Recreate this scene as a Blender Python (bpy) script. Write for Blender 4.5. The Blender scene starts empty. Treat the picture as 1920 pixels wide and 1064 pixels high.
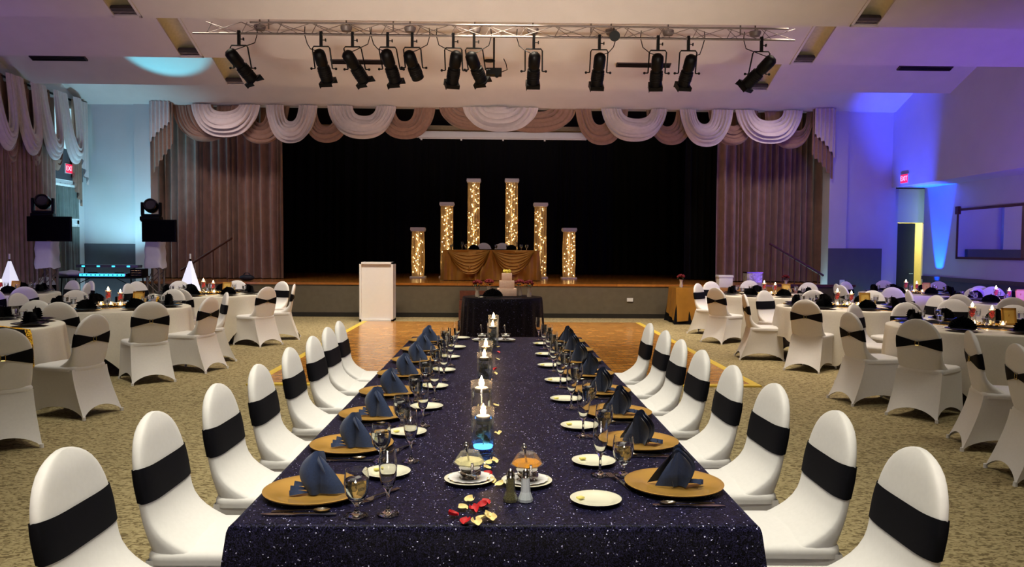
import bpy, math, random
from mathutils import Vector, Matrix, Euler
random.seed(7)
PI = math.pi
S = bpy.context.scene
C = S.collection

def lin(c):
    return tuple(((v/255)/12.92 if v/255 <= .04045 else ((v/255+.055)/1.055)**2.4) for v in c)

# ------------------------------------------------------------------ camera
F = 1475.0; W_, H_ = 1920, 1064; CAMZ = 1.562; ROLL = .0072
qx = -27 - ROLL*66; qy = 66 - ROLL*27
yaw = math.atan(-qx/F); pitch = math.atan(qy/F)
cd = bpy.data.cameras.new('camera'); cam = bpy.data.objects.new('camera', cd); C.objects.link(cam)
CR = Matrix.Rotation(-yaw, 4, 'Z') @ Matrix.Rotation(PI/2-pitch, 4, 'X') @ Matrix.Rotation(ROLL, 4, 'Z')
cam.matrix_world = Matrix.Translation((0, 0, CAMZ)) @ CR
cd.sensor_width = 36; cd.lens = F/W_*36; cd.clip_end = 200; cd.clip_start = .05
S.camera = cam

def ray(px, py):
    return CR.to_3x3() @ Vector((px-W_/2, -(py-H_/2), -F))
def at_y(px, py, Y):
    r = ray(px, py); t = Y/r.y; return Vector((r.x*t, Y, CAMZ+r.z*t))
def at_z(px, py, z):
    r = ray(px, py); t = (z-CAMZ)/r.z; return Vector((r.x*t, r.y*t, z))
def at_x(px, py, X):
    r = ray(px, py); t = X/r.x; return Vector((X, r.y*t, CAMZ+r.z*t))

# ------------------------------------------------------------------ view, world
S.view_settings.view_transform = 'Standard'; S.view_settings.look = 'None'
S.view_settings.gamma = 1; S.view_settings.exposure = 0.0
S.view_settings.use_curve_mapping = False
w = bpy.data.worlds.new('world'); S.world = w; w.use_nodes = True
w.node_tree.nodes['Background'].inputs[0].default_value = (.45, .85, 1, 1)
w.node_tree.nodes['Background'].inputs[1].default_value = 3.2
S.cycles.max_bounces = 8; S.cycles.transmission_bounces = 6; S.cycles.transparent_max_bounces = 12
S.cycles.glossy_bounces = 6; S.cycles.diffuse_bounces = 3
S.cycles.caustics_reflective = False; S.cycles.caustics_refractive = False
S.cycles.sample_clamp_indirect = 3; S.cycles.use_denoising = True

# ------------------------------------------------------------------ lights
def aim(o, tgt):
    o.rotation_euler = (Vector(tgt)-o.location).to_track_quat('-Z', 'Y').to_euler()
def area(name, loc, tgt, sx, sy, power, col, spread=PI):
    l = bpy.data.lights.new(name, 'AREA'); l.shape = 'RECTANGLE'; l.size = sx; l.size_y = sy
    l.energy = power; l.color = col; l.spread = spread
    o = bpy.data.objects.new(name, l); C.objects.link(o); o.location = loc; aim(o, tgt); return o
def spot(name, loc, tgt, power, col, ang, blend=.4, r=.05):
    l = bpy.data.lights.new(name, 'SPOT'); l.energy = power; l.color = col; l.spot_size = math.radians(ang)
    l.spot_blend = blend; l.shadow_soft_size = r
    o = bpy.data.objects.new(name, l); C.objects.link(o); o.location = loc; aim(o, tgt); return o
WARM = (1, .86, .66); NEUT = (1, .94, .75); BLUE = (.07, .03, 1); BLUE2 = (.0, .065, 1); PURP = (.45, .3, 1); CYAN = (.12, .75, 1)
# downlights in the ceiling over the long table (above the top of the frame)
for y_, p_ in ((.4, 40), (2.75, 50), (5.1, 50), (7.4, 38)):
    area('downlight', (-.2, y_, 5.15), (-.2, y_+.5, 0), 3.0, .7, p_, NEUT, math.radians(82))
area('downlight', (3.6, 9.75, 5.2), (3.9, 10.3, 0), 1.8, .6, 62, WARM, math.radians(90))
area('downlight', (-3.9, 7.4, 5.2), (-4.2, 8.6, 0), 1.6, .6, 28, NEUT, math.radians(90))
area('downlight', (5.4, 5.1, 5.2), (5.6, 5.4, 0), 1.6, .6, 20, NEUT, math.radians(90))
# lamps behind the drop of the folded ceiling, shining on the floor before the stage
area('downlight', (0, 11.95, 5.3), (0, 13.2, .9), 1.2, .3, 26, WARM, math.radians(60))  # extra unseen lamp, added to brighten the cake
area('downlight', (-1.9, 9.75, 5.2), (-1.9, 11.6, 0), 1.6, .5, 52, WARM, math.radians(80))  # added out of view to brighten the front of the dance floor
area('downlight', (2.2, 14.2, 5.3), (2.4, 15.6, 0), 3.0, .4, 100, WARM, math.radians(85))
area('downlight', (-2.2, 14.2, 5.3), (-2.6, 15.6, 0), 2.6, .4, 105, WARM, math.radians(85))
area('downlight', (5.2, 11.95, 5.3), (5.4, 13.6, 0), 1.6, .4, 60, WARM, math.radians(95))
area('downlight', (-5.0, 11.95, 5.3), (-5.2, 13.4, 0), 1.6, .4, 36, NEUT, math.radians(95))
# stage wash, low
area('stage_wash', (0, 18.75, 4.75), (0, 19.9, .7), 5, .2, 9, WARM, math.radians(120))
# added unseen uplight behind the camera, standing in for bounce on the ceiling
area('ceiling_bounce_fill', (0, -1.2, .45), (0, 11, 4.9), 7, .5, 88, (1, .86, .72), math.radians(30))
for sx in (-6.3, 6.1):  # unseen lamps added behind the ceiling fold to brighten the stage curtains
    area('curtain_fill', (sx, 16.5, 5.2), (sx, 19.4, 1.4), 1.8, .3, 12, (1, .80, .74), math.radians(90))
area('room_fill', (0, -5.2, 3.6), (0, 8, 2.6), 11, 1.2, 15, (.88, .80, 1), PI)
# blue and cyan uplights
spot('blue_uplight', (9.83, 17.8, .12), (10.08, 17.8, 3.0), 3000, BLUE2, 24, .3, .03)
spot('blue_uplight', (8.5, 16.9, .5), (9.35, 17.7, 4.7), 2300, (.03, .06, 1), 38, .8, .05)
spot('blue_uplight', (8.3, 13.0, .5), (9.35, 13.7, 4.9), 2300, (.03, .06, 1), 36, .6, .05)
area('purple_wash', (8.2, 10.8, 1.2), (9.3, 15.4, 3.6), .6, .6, 105, (.17, .06, 1), math.radians(150))
area('purple_wash', (-7.8, 9.5, 1.2), (-9.0, 14, 4.6), .6, .6, 34, (.30, .18, 1), math.radians(150))
spot('cyan_uplight', (-8.0, 17.0, 1.1), (-8.9, 18.4, 3.4), 260, (.35, .8, 1), 95, .8, .1)
spot('cyan_uplight', (-6.9, 15.6, 2.75), (-6.35, 15.15, 5.15), 300, CYAN, 40, .5, .04)

# ------------------------------------------------------------------ materials
def mat(name, col, rough=.6, metal=0, noise=0, nscale=20, bump=0, bscale=60, col2=None, emit=0, ecol=None,
        trans=0, ior=1.45, alpha=1, sheen=0, coat=0, spec=.5):
    m = bpy.data.materials.new(name); m.use_nodes = True; nt = m.node_tree; b = nt.nodes['Principled BSDF']
    c = lin(col); b.inputs['Base Color'].default_value = (*c, 1)
    b.inputs['Roughness'].default_value = rough; b.inputs['Metallic'].default_value = metal
    b.inputs['Transmission Weight'].default_value = trans; b.inputs['IOR'].default_value = ior
    b.inputs['Alpha'].default_value = alpha; b.inputs['Sheen Weight'].default_value = sheen
    b.inputs['Coat Weight'].default_value = coat; b.inputs['Specular IOR Level'].default_value = spec
    tc = nt.nodes.new('ShaderNodeTexCoord')
    if noise or col2:
        n = nt.nodes.new('ShaderNodeTexNoise'); n.inputs['Scale'].default_value = nscale; n.inputs['Detail'].default_value = 3
        nt.links.new(tc.outputs['Object'], n.inputs['Vector'])
        r = nt.nodes.new('ShaderNodeValToRGB'); r.color_ramp.elements[0].position = .35; r.color_ramp.elements[1].position = .65
        c2 = lin(col2) if col2 else tuple(min(1, v*(1+noise)) for v in c)
        c1 = c if col2 else tuple(v*(1-noise) for v in c)
        r.color_ramp.elements[0].color = (*c1, 1); r.color_ramp.elements[1].color = (*c2, 1)
        nt.links.new(n.outputs['Fac'], r.inputs['Fac']); nt.links.new(r.outputs['Color'], b.inputs['Base Color'])
    if bump:
        n2 = nt.nodes.new('ShaderNodeTexNoise'); n2.inputs['Scale'].default_value = bscale
        nt.links.new(tc.outputs['Object'], n2.inputs['Vector'])
        bp = nt.nodes.new('ShaderNodeBump'); bp.inputs['Strength'].default_value = bump; bp.inputs['Distance'].default_value = .01
        nt.links.new(n2.outputs['Fac'], bp.inputs['Height']); nt.links.new(bp.outputs['Normal'], b.inputs['Normal'])
    if emit:
        b.inputs['Emission Color'].default_value = (*(lin(ecol) if ecol else c), 1); b.inputs['Emission Strength'].default_value = emit
    return m

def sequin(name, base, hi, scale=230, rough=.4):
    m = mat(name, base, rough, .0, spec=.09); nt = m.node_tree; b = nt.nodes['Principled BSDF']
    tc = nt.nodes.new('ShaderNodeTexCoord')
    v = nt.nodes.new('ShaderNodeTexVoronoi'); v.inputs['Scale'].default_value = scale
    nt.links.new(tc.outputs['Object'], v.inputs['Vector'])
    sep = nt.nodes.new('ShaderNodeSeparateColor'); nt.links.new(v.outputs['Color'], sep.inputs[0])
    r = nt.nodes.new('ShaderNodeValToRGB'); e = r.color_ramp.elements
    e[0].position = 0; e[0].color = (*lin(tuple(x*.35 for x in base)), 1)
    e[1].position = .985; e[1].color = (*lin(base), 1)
    x = e.new(.996); x.color = (*lin(hi), 1)  # sparse pale cells paint the sequins' sparkle into the colour
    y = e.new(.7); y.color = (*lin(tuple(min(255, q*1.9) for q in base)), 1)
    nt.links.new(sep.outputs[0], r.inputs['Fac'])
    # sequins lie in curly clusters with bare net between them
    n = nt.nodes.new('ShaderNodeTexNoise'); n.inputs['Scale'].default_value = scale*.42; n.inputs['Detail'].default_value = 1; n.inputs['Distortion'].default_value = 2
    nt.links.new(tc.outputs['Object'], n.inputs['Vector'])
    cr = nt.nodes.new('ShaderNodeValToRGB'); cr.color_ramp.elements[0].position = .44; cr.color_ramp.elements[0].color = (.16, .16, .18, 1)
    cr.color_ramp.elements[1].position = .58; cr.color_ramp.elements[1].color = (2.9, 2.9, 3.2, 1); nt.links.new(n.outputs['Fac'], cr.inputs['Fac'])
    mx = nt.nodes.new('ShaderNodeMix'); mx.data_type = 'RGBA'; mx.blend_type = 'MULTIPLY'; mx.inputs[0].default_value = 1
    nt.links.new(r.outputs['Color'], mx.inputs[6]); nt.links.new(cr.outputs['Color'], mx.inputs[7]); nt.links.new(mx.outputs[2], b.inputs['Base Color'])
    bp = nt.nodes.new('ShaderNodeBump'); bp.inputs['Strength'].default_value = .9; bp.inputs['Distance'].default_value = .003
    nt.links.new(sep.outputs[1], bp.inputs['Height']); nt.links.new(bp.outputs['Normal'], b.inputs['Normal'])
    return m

M = {}
M['wall'] = mat('painted wall', (205, 203, 206), .85, noise=.02, nscale=2, bump=.1, bscale=90)
M['ceil'] = mat('ceiling plaster', (212, 204, 200), .9, noise=.02, nscale=3, bump=.15, bscale=120)
M['dado'] = mat('grey dado paint', (84, 84, 92), .7, noise=.05, nscale=4)
M['trimw'] = mat('brown trim', (92, 78, 74), .5, noise=.1)
M['stagefront'] = mat('olive grey stage front', (96, 88, 74), .75, noise=.06, nscale=9)
M['black'] = mat('black stage drape', (5, 5, 6), .95, noise=.2)
M['bmetal'] = mat('black metal', (5, 4, 5), .5, 0, noise=.15, spec=.2)
M['truss'] = mat('painted truss steel', (120, 108, 104), .5, .4, noise=.1)
M['spandex'] = mat('white spandex', (232, 230, 232), .62, noise=.015, nscale=60, sheen=.2)
M['sash'] = mat('black satin sash', (9, 9, 17), .7, noise=.2, nscale=80, spec=.15)
M['buckle'] = mat('buckle', (190, 170, 110), .2, 1, noise=.1)
M['linen'] = mat('white table linen', (222, 216, 205), .8, noise=.02, nscale=50, bump=.05, bscale=300)
M['blinen'] = mat('black linen', (8, 8, 13), .8, spec=.15, noise=.2, nscale=50)
M['navy'] = mat('navy napkin cloth', (26, 46, 86), .8, noise=.12, nscale=140, bump=.15, bscale=500, sheen=.3)
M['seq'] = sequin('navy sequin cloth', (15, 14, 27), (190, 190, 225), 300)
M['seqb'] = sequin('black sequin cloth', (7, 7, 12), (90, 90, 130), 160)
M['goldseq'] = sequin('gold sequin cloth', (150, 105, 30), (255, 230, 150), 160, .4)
M['gold'] = mat('gold charger lacquer', (220, 172, 88), .28, .55, noise=.05, nscale=8, coat=.3)
M['goldsat'] = mat('gold satin', (168, 118, 44), .42, .25, noise=.08, nscale=6)
M['china'] = mat('white china', (226, 224, 206), .2, noise=.01, coat=.4)
M['butter'] = mat('butter', (226, 214, 120), .5, noise=.04)
M['silver'] = mat('polished silver', (200, 196, 190), .16, 1, noise=.05)
def thin_glass(name, tint=(1, 1, 1), haze=.014):
    m = bpy.data.materials.new(name); m.use_nodes = True; nt = m.node_tree; nt.nodes.clear()
    o = nt.nodes.new('ShaderNodeOutputMaterial'); t = nt.nodes.new('ShaderNodeBsdfTransparent'); t.inputs[0].default_value = (*tint, 1)
    g = nt.nodes.new('ShaderNodeBsdfGlossy'); g.inputs['Roughness'].default_value = .09
    d = nt.nodes.new('ShaderNodeBsdfDiffuse'); d.inputs[0].default_value = (.9, .9, .92, 1)  # white diffuse paints a faint haze and bright edges into the glass
    tc = nt.nodes.new('ShaderNodeTexCoord'); n = nt.nodes.new('ShaderNodeTexNoise'); n.inputs['Scale'].default_value = 40
    nt.links.new(tc.outputs['Object'], n.inputs['Vector'])
    mr = nt.nodes.new('ShaderNodeMapRange'); mr.inputs[3].default_value = haze*.4; mr.inputs[4].default_value = haze*1.6; nt.links.new(n.outputs['Fac'], mr.inputs[0])
    a = nt.nodes.new('ShaderNodeMixShader'); nt.links.new(mr.outputs[0], a.inputs[0]); nt.links.new(t.outputs[0], a.inputs[1]); nt.links.new(d.outputs[0], a.inputs[2])
    lw = nt.nodes.new('ShaderNodeLayerWeight'); lw.inputs[0].default_value = .3
    e = nt.nodes.new('ShaderNodeMixShader'); e.inputs[0].default_value = .22; nt.links.new(g.outputs[0], e.inputs[1]); nt.links.new(d.outputs[0], e.inputs[2])
    pw = nt.nodes.new('ShaderNodeMath'); pw.operation = 'POWER'; pw.inputs[1].default_value = 2.3; nt.links.new(lw.outputs['Facing'], pw.inputs[0])
    ad = nt.nodes.new('ShaderNodeMath'); ad.operation = 'MULTIPLY_ADD'; ad.inputs[1].default_value = .75; ad.inputs[2].default_value = .04; nt.links.new(pw.outputs[0], ad.inputs[0])
    b = nt.nodes.new('ShaderNodeMixShader'); nt.links.new(ad.outputs[0], b.inputs[0]); nt.links.new(a.outputs[0], b.inputs[1]); nt.links.new(e.outputs[0], b.inputs[2])
    nt.links.new(b.outputs[0], o.inputs[0]); return m
M['glass'] = thin_glass('clear glass')
M['crystal'] = mat('stemware glass', (255, 255, 255), .01, trans=1, ior=1.45, noise=.001)
M['ice'] = thin_glass('ice cubes', (.95, .97, 1), .22)
M['water'] = mat('iced water', (240, 246, 250), .02, trans=1, ior=1.2, noise=.001)
M['wax'] = mat('candle wax', (240, 220, 200), .5, noise=.02)
M['flame'] = mat('flame', (255, 200, 130), 1, emit=55, ecol=(255, 205, 140))
M['red'] = mat('red rose petal', (190, 24, 34), .6, noise=.15, nscale=90)
M['yellow'] = mat('cream rose petal', (236, 214, 150), .6, noise=.1, nscale=90)
M['velvet'] = mat('taupe curtain', (158, 126, 114), .85, noise=.12, nscale=5, bump=.1, bscale=120, sheen=.4)
M['swagw'] = mat('ivory swag cloth', (214, 202, 202), .75, noise=.04, nscale=12, sheen=.3)
M['swagt'] = mat('taupe swag cloth', (150, 116, 100), .8, noise=.08, nscale=12, sheen=.3)
M['white'] = mat('white laminate', (222, 222, 226), .5, noise=.01)
M['cake'] = mat('white fondant', (226, 196, 180), .6, noise=.03, bump=.3, bscale=60)
M['screen'] = mat('dark glossy screen', (3, 3, 5), .4, noise=.2, spec=.08)
M['green'] = mat('leaf green', (40, 60, 34), .7, noise=.2)
M['exitred'] = mat('lit exit sign red', (230, 30, 60), .5, emit=1.1, ecol=(255, 40, 80))
M['exitlet'] = mat('exit sign letters', (250, 200, 215), .5, emit=1.2, ecol=(255, 190, 210))
M['bulb'] = mat('fairy light bulb', (255, 210, 140), .5, emit=21, ecol=(255, 214, 140))
M['cyanled'] = mat('cyan panel light', (60, 200, 255), .5, emit=2.2, ecol=(60, 200, 255))
M['blueled'] = mat('blue LED puck', (60, 150, 255), .5, emit=3.5, ecol=(80, 165, 255))
M['scrim'] = mat('glowing white scrim', (240, 240, 255), .8, emit=.75, ecol=(235, 235, 255))
M['scrimoff'] = mat('white scrim cover', (215, 212, 228), .8, noise=.02)
M['troffer'] = mat('yellowed reflector', (196, 184, 148), .45, noise=.05)
M['vent'] = mat('dark vent', (60, 50, 54), .6, noise=.1)
M['mirror'] = mat('mirror glass', (235, 235, 240), .02, 1, noise=.002)
M['sheer_metal'] = M['white']

def carpet():
    m = mat('patterned carpet', (140, 128, 96), .95); nt = m.node_tree; b = nt.nodes['Principled BSDF']
    tc = nt.nodes.new('ShaderNodeTexCoord'); mp = nt.nodes.new('ShaderNodeMapping'); mp.inputs['Scale'].default_value = (1, 1.7, 1)
    nt.links.new(tc.outputs['Object'], mp.inputs['Vector'])
    n = nt.nodes.new('ShaderNodeTexNoise'); n.inputs['Scale'].default_value = 24; n.inputs['Detail'].default_value = 2; n.inputs['Distortion'].default_value = 1.2
    nt.links.new(mp.outputs[0], n.inputs['Vector'])
    r = nt.nodes.new('ShaderNodeValToRGB'); e = r.color_ramp.elements
    e[0].position = .40; e[0].color = (*lin((106, 92, 62)), 1); e[1].position = .50; e[1].color = (*lin((160, 146, 108)), 1)
    x = e.new(.68); x.color = (*lin((174, 160, 123)), 1)
    nt.links.new(n.outputs['Fac'], r.inputs['Fac']); nt.links.new(r.outputs['Color'], b.inputs['Base Color'])
    bp = nt.nodes.new('ShaderNodeBump'); bp.inputs['Strength'].default_value = .4; bp.inputs['Distance'].default_value = .01
    nt.links.new(n.outputs['Fac'], bp.inputs['Height']); nt.links.new(bp.outputs['Normal'], b.inputs['Normal'])
    return m
M['carpet'] = carpet()
def wood(name, a, bcol, tile, rough):
    m = mat(name, a, rough); nt = m.node_tree; b = nt.nodes['Principled BSDF']
    tc = nt.nodes.new('ShaderNodeTexCoord')
    br = nt.nodes.new('ShaderNodeTexBrick'); br.inputs['Scale'].default_value = 1
    br.inputs['Brick Width'].default_value = tile[0]; br.inputs['Row Height'].default_value = tile[1]
    br.inputs['Mortar Size'].default_value = .004; br.inputs['Color1'].default_value = (*lin(a), 1); br.inputs['Color2'].default_value = (*lin(bcol), 1)
    br.inputs['Mortar'].default_value = (*lin(tuple(v*.55 for v in a)), 1); br.inputs['Bias'].default_value = 0
    nt.links.new(tc.outputs['Object'], br.inputs['Vector'])
    n = nt.nodes.new('ShaderNodeTexNoise'); n.inputs['Scale'].default_value = 9
    nt.links.new(tc.outputs['Object'], n.inputs['Vector'])
    mx = nt.nodes.new('ShaderNodeMix'); mx.data_type = 'RGBA'; mx.blend_type = 'MULTIPLY'; mx.inputs[0].default_value = .5
    nt.links.new(br.outputs['Color'], mx.inputs[6]); nt.links.new(n.outputs['Fac'], mx.inputs[7])
    nt.links.new(mx.outputs[2], b.inputs['Base Color']); b.inputs['Coat Weight'].default_value = .3; b.inputs['Coat Roughness'].default_value = .15
    return m
M['parquet'] = wood('parquet dance floor', (250, 182, 92), (196, 126, 52), (.16, .055), .2)
M['stagewood'] = wood('stage boards', (214, 140, 60), (180, 112, 46), (1.8, .09), .22)
M['goldtrim'] = mat('yellow edge strip', (226, 196, 80), .4, noise=.06)
M['rail'] = mat('brown wood rail', (88, 50, 40), .45, noise=.15)
def sheer():
    m = bpy.data.materials.new('sheer column fabric'); m.use_nodes = True; nt = m.node_tree; nt.nodes.clear()
    o = nt.nodes.new('ShaderNodeOutputMaterial'); t = nt.nodes.new('ShaderNodeBsdfTransparent')
    tl = nt.nodes.new('ShaderNodeBsdfTranslucent'); tl.inputs[0].default_value = (*lin((226, 196, 150)), 1)
    d = nt.nodes.new('ShaderNodeBsdfDiffuse'); d.inputs[0].default_value = (*lin((215, 190, 155)), 1)
    a = nt.nodes.new('ShaderNodeMixShader'); a.inputs[0].default_value = .65
    nt.links.new(d.outputs[0], a.inputs[1]); nt.links.new(tl.outputs[0], a.inputs[2])
    tc = nt.nodes.new('ShaderNodeTexCoord'); n = nt.nodes.new('ShaderNodeTexNoise'); n.inputs['Scale'].default_value = 30
    nt.links.new(tc.outputs['Object'], n.inputs['Vector'])
    mr = nt.nodes.new('ShaderNodeMapRange'); mr.inputs[3].default_value = .35; mr.inputs[4].default_value = .72
    nt.links.new(n.outputs['Fac'], mr.inputs[0])
    x = nt.nodes.new('ShaderNodeMixShader'); nt.links.new(mr.outputs[0], x.inputs[0])
    nt.links.new(t.outputs[0], x.inputs[1]); nt.links.new(a.outputs[0], x.inputs[2]); nt.links.new(x.outputs[0], o.inputs[0])
    return m
M['sheer'] = sheer()

# ------------------------------------------------------------------ mesh helpers
class MB:
    def __init__(s): s.v = []; s.f = []
    def add(s, vs, fs):
        n = len(s.v); s.v += [tuple(v) for v in vs]; s.f += [tuple(i+n for i in f) for f in fs]; return s
    def box(s, x0, x1, y0, y1, z0, z1, T=None):
        vs = [Vector((x, y, z)) for x in (x0, x1) for y in (y0, y1) for z in (z0, z1)]
        if T: vs = [T @ v for v in vs]
        return s.add(vs, [(0, 1, 3, 2), (4, 6, 7, 5), (0, 4, 5, 1), (2, 3, 7, 6), (0, 2, 6, 4), (1, 5, 7, 3)])
    def quad(s, a, b, c, d): return s.add([a, b, c, d], [(0, 1, 2, 3)])
    def grid(s, nu, nv, fn, closed=False, T=None):
        vs = [Vector(fn(i/(nu if closed else nu-1), j/(nv-1))) for j in range(nv) for i in range(nu)]
        if T: vs = [T @ v for v in vs]
        fs = []
        for j in range(nv-1):
            for i in range(nu if closed else nu-1):
                k = (i+1) % nu; fs.append((j*nu+i, j*nu+k, (j+1)*nu+k, (j+1)*nu+i))
        return s.add(vs, fs)
    def lathe(s, prof, n=24, T=None, cx=0, cy=0):
        vs = []; fs = []
        for (r, z) in prof:
            for i in range(n):
                a = 2*PI*i/n; vs.append(Vector((cx+r*math.cos(a), cy+r*math.sin(a), z)))
        for j in range(len(prof)-1):
            for i in range(n):
                k = (i+1) % n; fs.append((j*n+i, j*n+k, (j+1)*n+k, (j+1)*n+i))
        if prof[0][0] > 1e-5 and len(prof) > 1: fs.append(tuple(range(n))[::-1])
        if prof[-1][0] > 1e-5: fs.append(tuple((len(prof)-1)*n+i for i in range(n)))
        if T: vs = [T @ v for v in vs]
        return s.add(vs, fs)
    def tube(s, pts, r, n=8, cap=True):
        pts = [Vector(p) for p in pts]; rs = r if isinstance(r, (list, tuple)) else [r]*len(pts)
        vs = []; fs = []; ref = None
        for i, p in enumerate(pts):
            d = (pts[min(i+1, len(pts)-1)]-pts[max(i-1, 0)]).normalized()
            if ref is None:
                ref = Vector((0, 0, 1)) if abs(d.z) < .9 else Vector((1, 0, 0))
            u = d.cross(ref).normalized(); v = u.cross(d).normalized(); ref = v
            for k in range(n):
                a = 2*PI*k/n; vs.append(p+(u*math.cos(a)+v*math.sin(a))*rs[i])
        for i in range(len(pts)-1):
            for k in range(n):
                q = (k+1) % n; fs.append((i*n+k, i*n+q, (i+1)*n+q, (i+1)*n+k))
        if cap: fs += [tuple(range(n))[::-1], tuple((len(pts)-1)*n+k for k in range(n))]
        return s.add(vs, fs)
    def ball(s, c, r, nu=12, nv=8, sc=(1, 1, 1)):
        return s.grid(nu, nv+1, lambda u, v: (c[0]+r*sc[0]*math.sin(PI*max(.001, min(.999, v)))*math.cos(2*PI*u), c[1]+r*sc[1]*math.sin(PI*max(.001, min(.999, v)))*math.sin(2*PI*u), c[2]-r*sc[2]*math.cos(PI*v)), closed=True)
    def mesh(s, name, m, smooth=True, bevel=0):
        me = bpy.data.meshes.new(name); me.from_pydata(s.v, [], s.f); me.materials.append(m)
        import bmesh
        bm = bmesh.new(); bm.from_mesh(me); bmesh.ops.recalc_face_normals(bm, faces=bm.faces)
        if bevel: bmesh.ops.bevel(bm, geom=list(bm.edges), offset=bevel, segments=2, profile=.6, affect='EDGES', clamp_overlap=True)
        bm.to_mesh(me); bm.free()
        if smooth:
            me.shade_smooth() if hasattr(me, 'shade_smooth') else None
            try: me.set_sharp_from_angle(angle=math.radians(48))
            except Exception: pass
        return me
def obj(name, mb, m, parent=None, smooth=True, bevel=0, label=None):
    me = mb if isinstance(mb, bpy.types.Mesh) else mb.mesh(name, m, smooth, bevel)
    o = bpy.data.objects.new(name, me); C.objects.link(o)
    if parent: o.parent = parent
    if label: o['label'] = label
    return o
def tag(o, label, cat, group=None, kind=None):
    o['label'] = label; o['category'] = cat
    if group: o['group'] = group
    if kind: o['kind'] = kind
    return o
def thing(name, label, cat, loc=(0, 0, 0), rz=0, group=None):
    o = bpy.data.objects.new(name, None); C.objects.link(o); o.location = loc; o.rotation_euler = (0, 0, rz)
    o.empty_display_size = .1
    return tag(o, label, cat, group)
def struct(name, mb, m, parent=None, smooth=False):
    o = obj(name, mb, m, parent, smooth)
    if not parent: o['kind'] = 'structure'
    return o
KIDS = {}
def dup(src, loc, rz=0, label=None, group=None, scale=None):
    r = src.copy(); C.objects.link(r); r.location = loc; r.rotation_euler = (0, 0, rz)
    if scale: r.scale = (scale,)*3
    if label: r['label'] = label
    if group: r['group'] = group
    ch = KIDS.get(src.name)
    if ch is None:
        ch = [(c, list(c.children)) for c in src.children]; KIDS[src.name] = ch
    for c, gs in ch:
        d = c.copy(); C.objects.link(d); d.parent = r
        for g in gs:
            e = g.copy(); C.objects.link(e); e.parent = d
    return r
class Proto:
    "the first placement uses the built thing itself, later ones copy it"
    def __init__(s, o): s.o = o; s.used = False
    def put(s, loc, rz=0, label=None, group=None, scale=None):
        if s.used: return dup(s.o, loc, rz, label, group, scale)
        s.used = True; o = s.o; o.location = loc; o.rotation_euler = (0, 0, rz)
        if scale: o.scale = (scale,)*3
        if label: o['label'] = label
        if group: o['group'] = group
        return o
# a Proto must be copied only after all its parts exist
# ================================================================== THE ROOM
XL, XR, XR2, YB, YF = -9.6, 9.3, 10.1, -6.2, 18.5
LIPS = [-5.0, -2.65, -.25, 2.1, 4.45, 6.8, 9.15, 11.5, 13.85, 16.2, 18.4]; LZ = 4.82; SL = .38
struct('floor', MB().box(-11, XR2+1.5, YB, 17.8, -.1, 0), M['carpet'])
cm = MB(); prev = YB
SLX = 5.3; SW = .17
for L in LIPS:
    z0 = LZ+SL*(L-prev)
    def P(x, y): return (x, y, LZ+SL*(L-y))
    def strip(x0, x1, y0, y1): cm.quad(P(x0, y0), P(x1, y0), P(x1, y1), P(x0, y1))
    a, b = prev+.25, L-.13
    for (x0, x1) in ((XL-.3, -SLX-SW), (-SLX+SW, SLX-SW), (SLX+SW, XR+.3)): strip(x0, x1, prev, L)
    if L > 18: strip(-SLX-SW, -SLX+SW, prev, L); strip(SLX-SW, SLX+SW, prev, L)
    else:
      for sx in (-SLX, SLX):
        strip(sx-SW, sx+SW, prev, a); strip(sx-SW, sx+SW, b, L)
    # vertical drop behind the fold
    if L < 18: cm.quad((XL-.3, L, LZ), (XR+.3, L, LZ), (XR+.3, L, LZ+SL*(LIPS[LIPS.index(L)+1]-L)), (XL-.3, L, LZ+SL*(LIPS[LIPS.index(L)+1]-L)))
    prev = L
struct('ceiling', cm, M['ceil'])
struct('trim_1', MB().box(XL-.3, XR+.3, 18.4, 18.62, LZ, LZ+.16), M['ceil'])
# roof slab above the folds
struct('ceiling_1', MB().box(XL-.6, XR2+.6, YB, 27, 6.0, 6.1), M['ceil'])
# troffers in the slots of the three sections in view
def troffer(sx, L, lab):
    t = thing('recessed_ceiling_light', lab, 'ceiling light', (sx, (L-1.04), LZ+SL*1.04), 0, 'recessed ceiling slots')
    ang = -math.atan(SL)
    R = Matrix.Rotation(ang, 4, 'X'); h = 1.03/math.cos(math.atan(SL))
    m1 = MB(); 
    m1.grid(9, 2, lambda u, v: (-.17+.34*u, -h+2*h*v-.02, .02+.13*math.sin(PI*u)**.6), T=R)
    obj('reflector', m1, M['troffer'], t)
    m2 = MB(); 
    for s in (-1, 1): m2.box(s*.19-.02, s*.19+.02, -h-.04, h, -.015, .03, R)
    m2.box(-.21, .21, h-.05, h, -.015, .03, R)
    obj('frame', m2, M['ceil'], t, False)
    m3 = MB(); m3.box(-.165, .165, h-.20, h-.06, .0, .05, R)
    obj('dark_end_plate', m3, M['vent'], t, False)
for sx, sd in ((-SLX, 'left'), (SLX, 'right')):
    for L, w_ in ((11.5, 'nearest the camera'), (13.85, 'behind the truss'), (16.2, 'closest to the stage')):
        troffer(sx, L, 'recessed slot light with yellowish reflector, %s row, %s' % (sd, w_))
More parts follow.
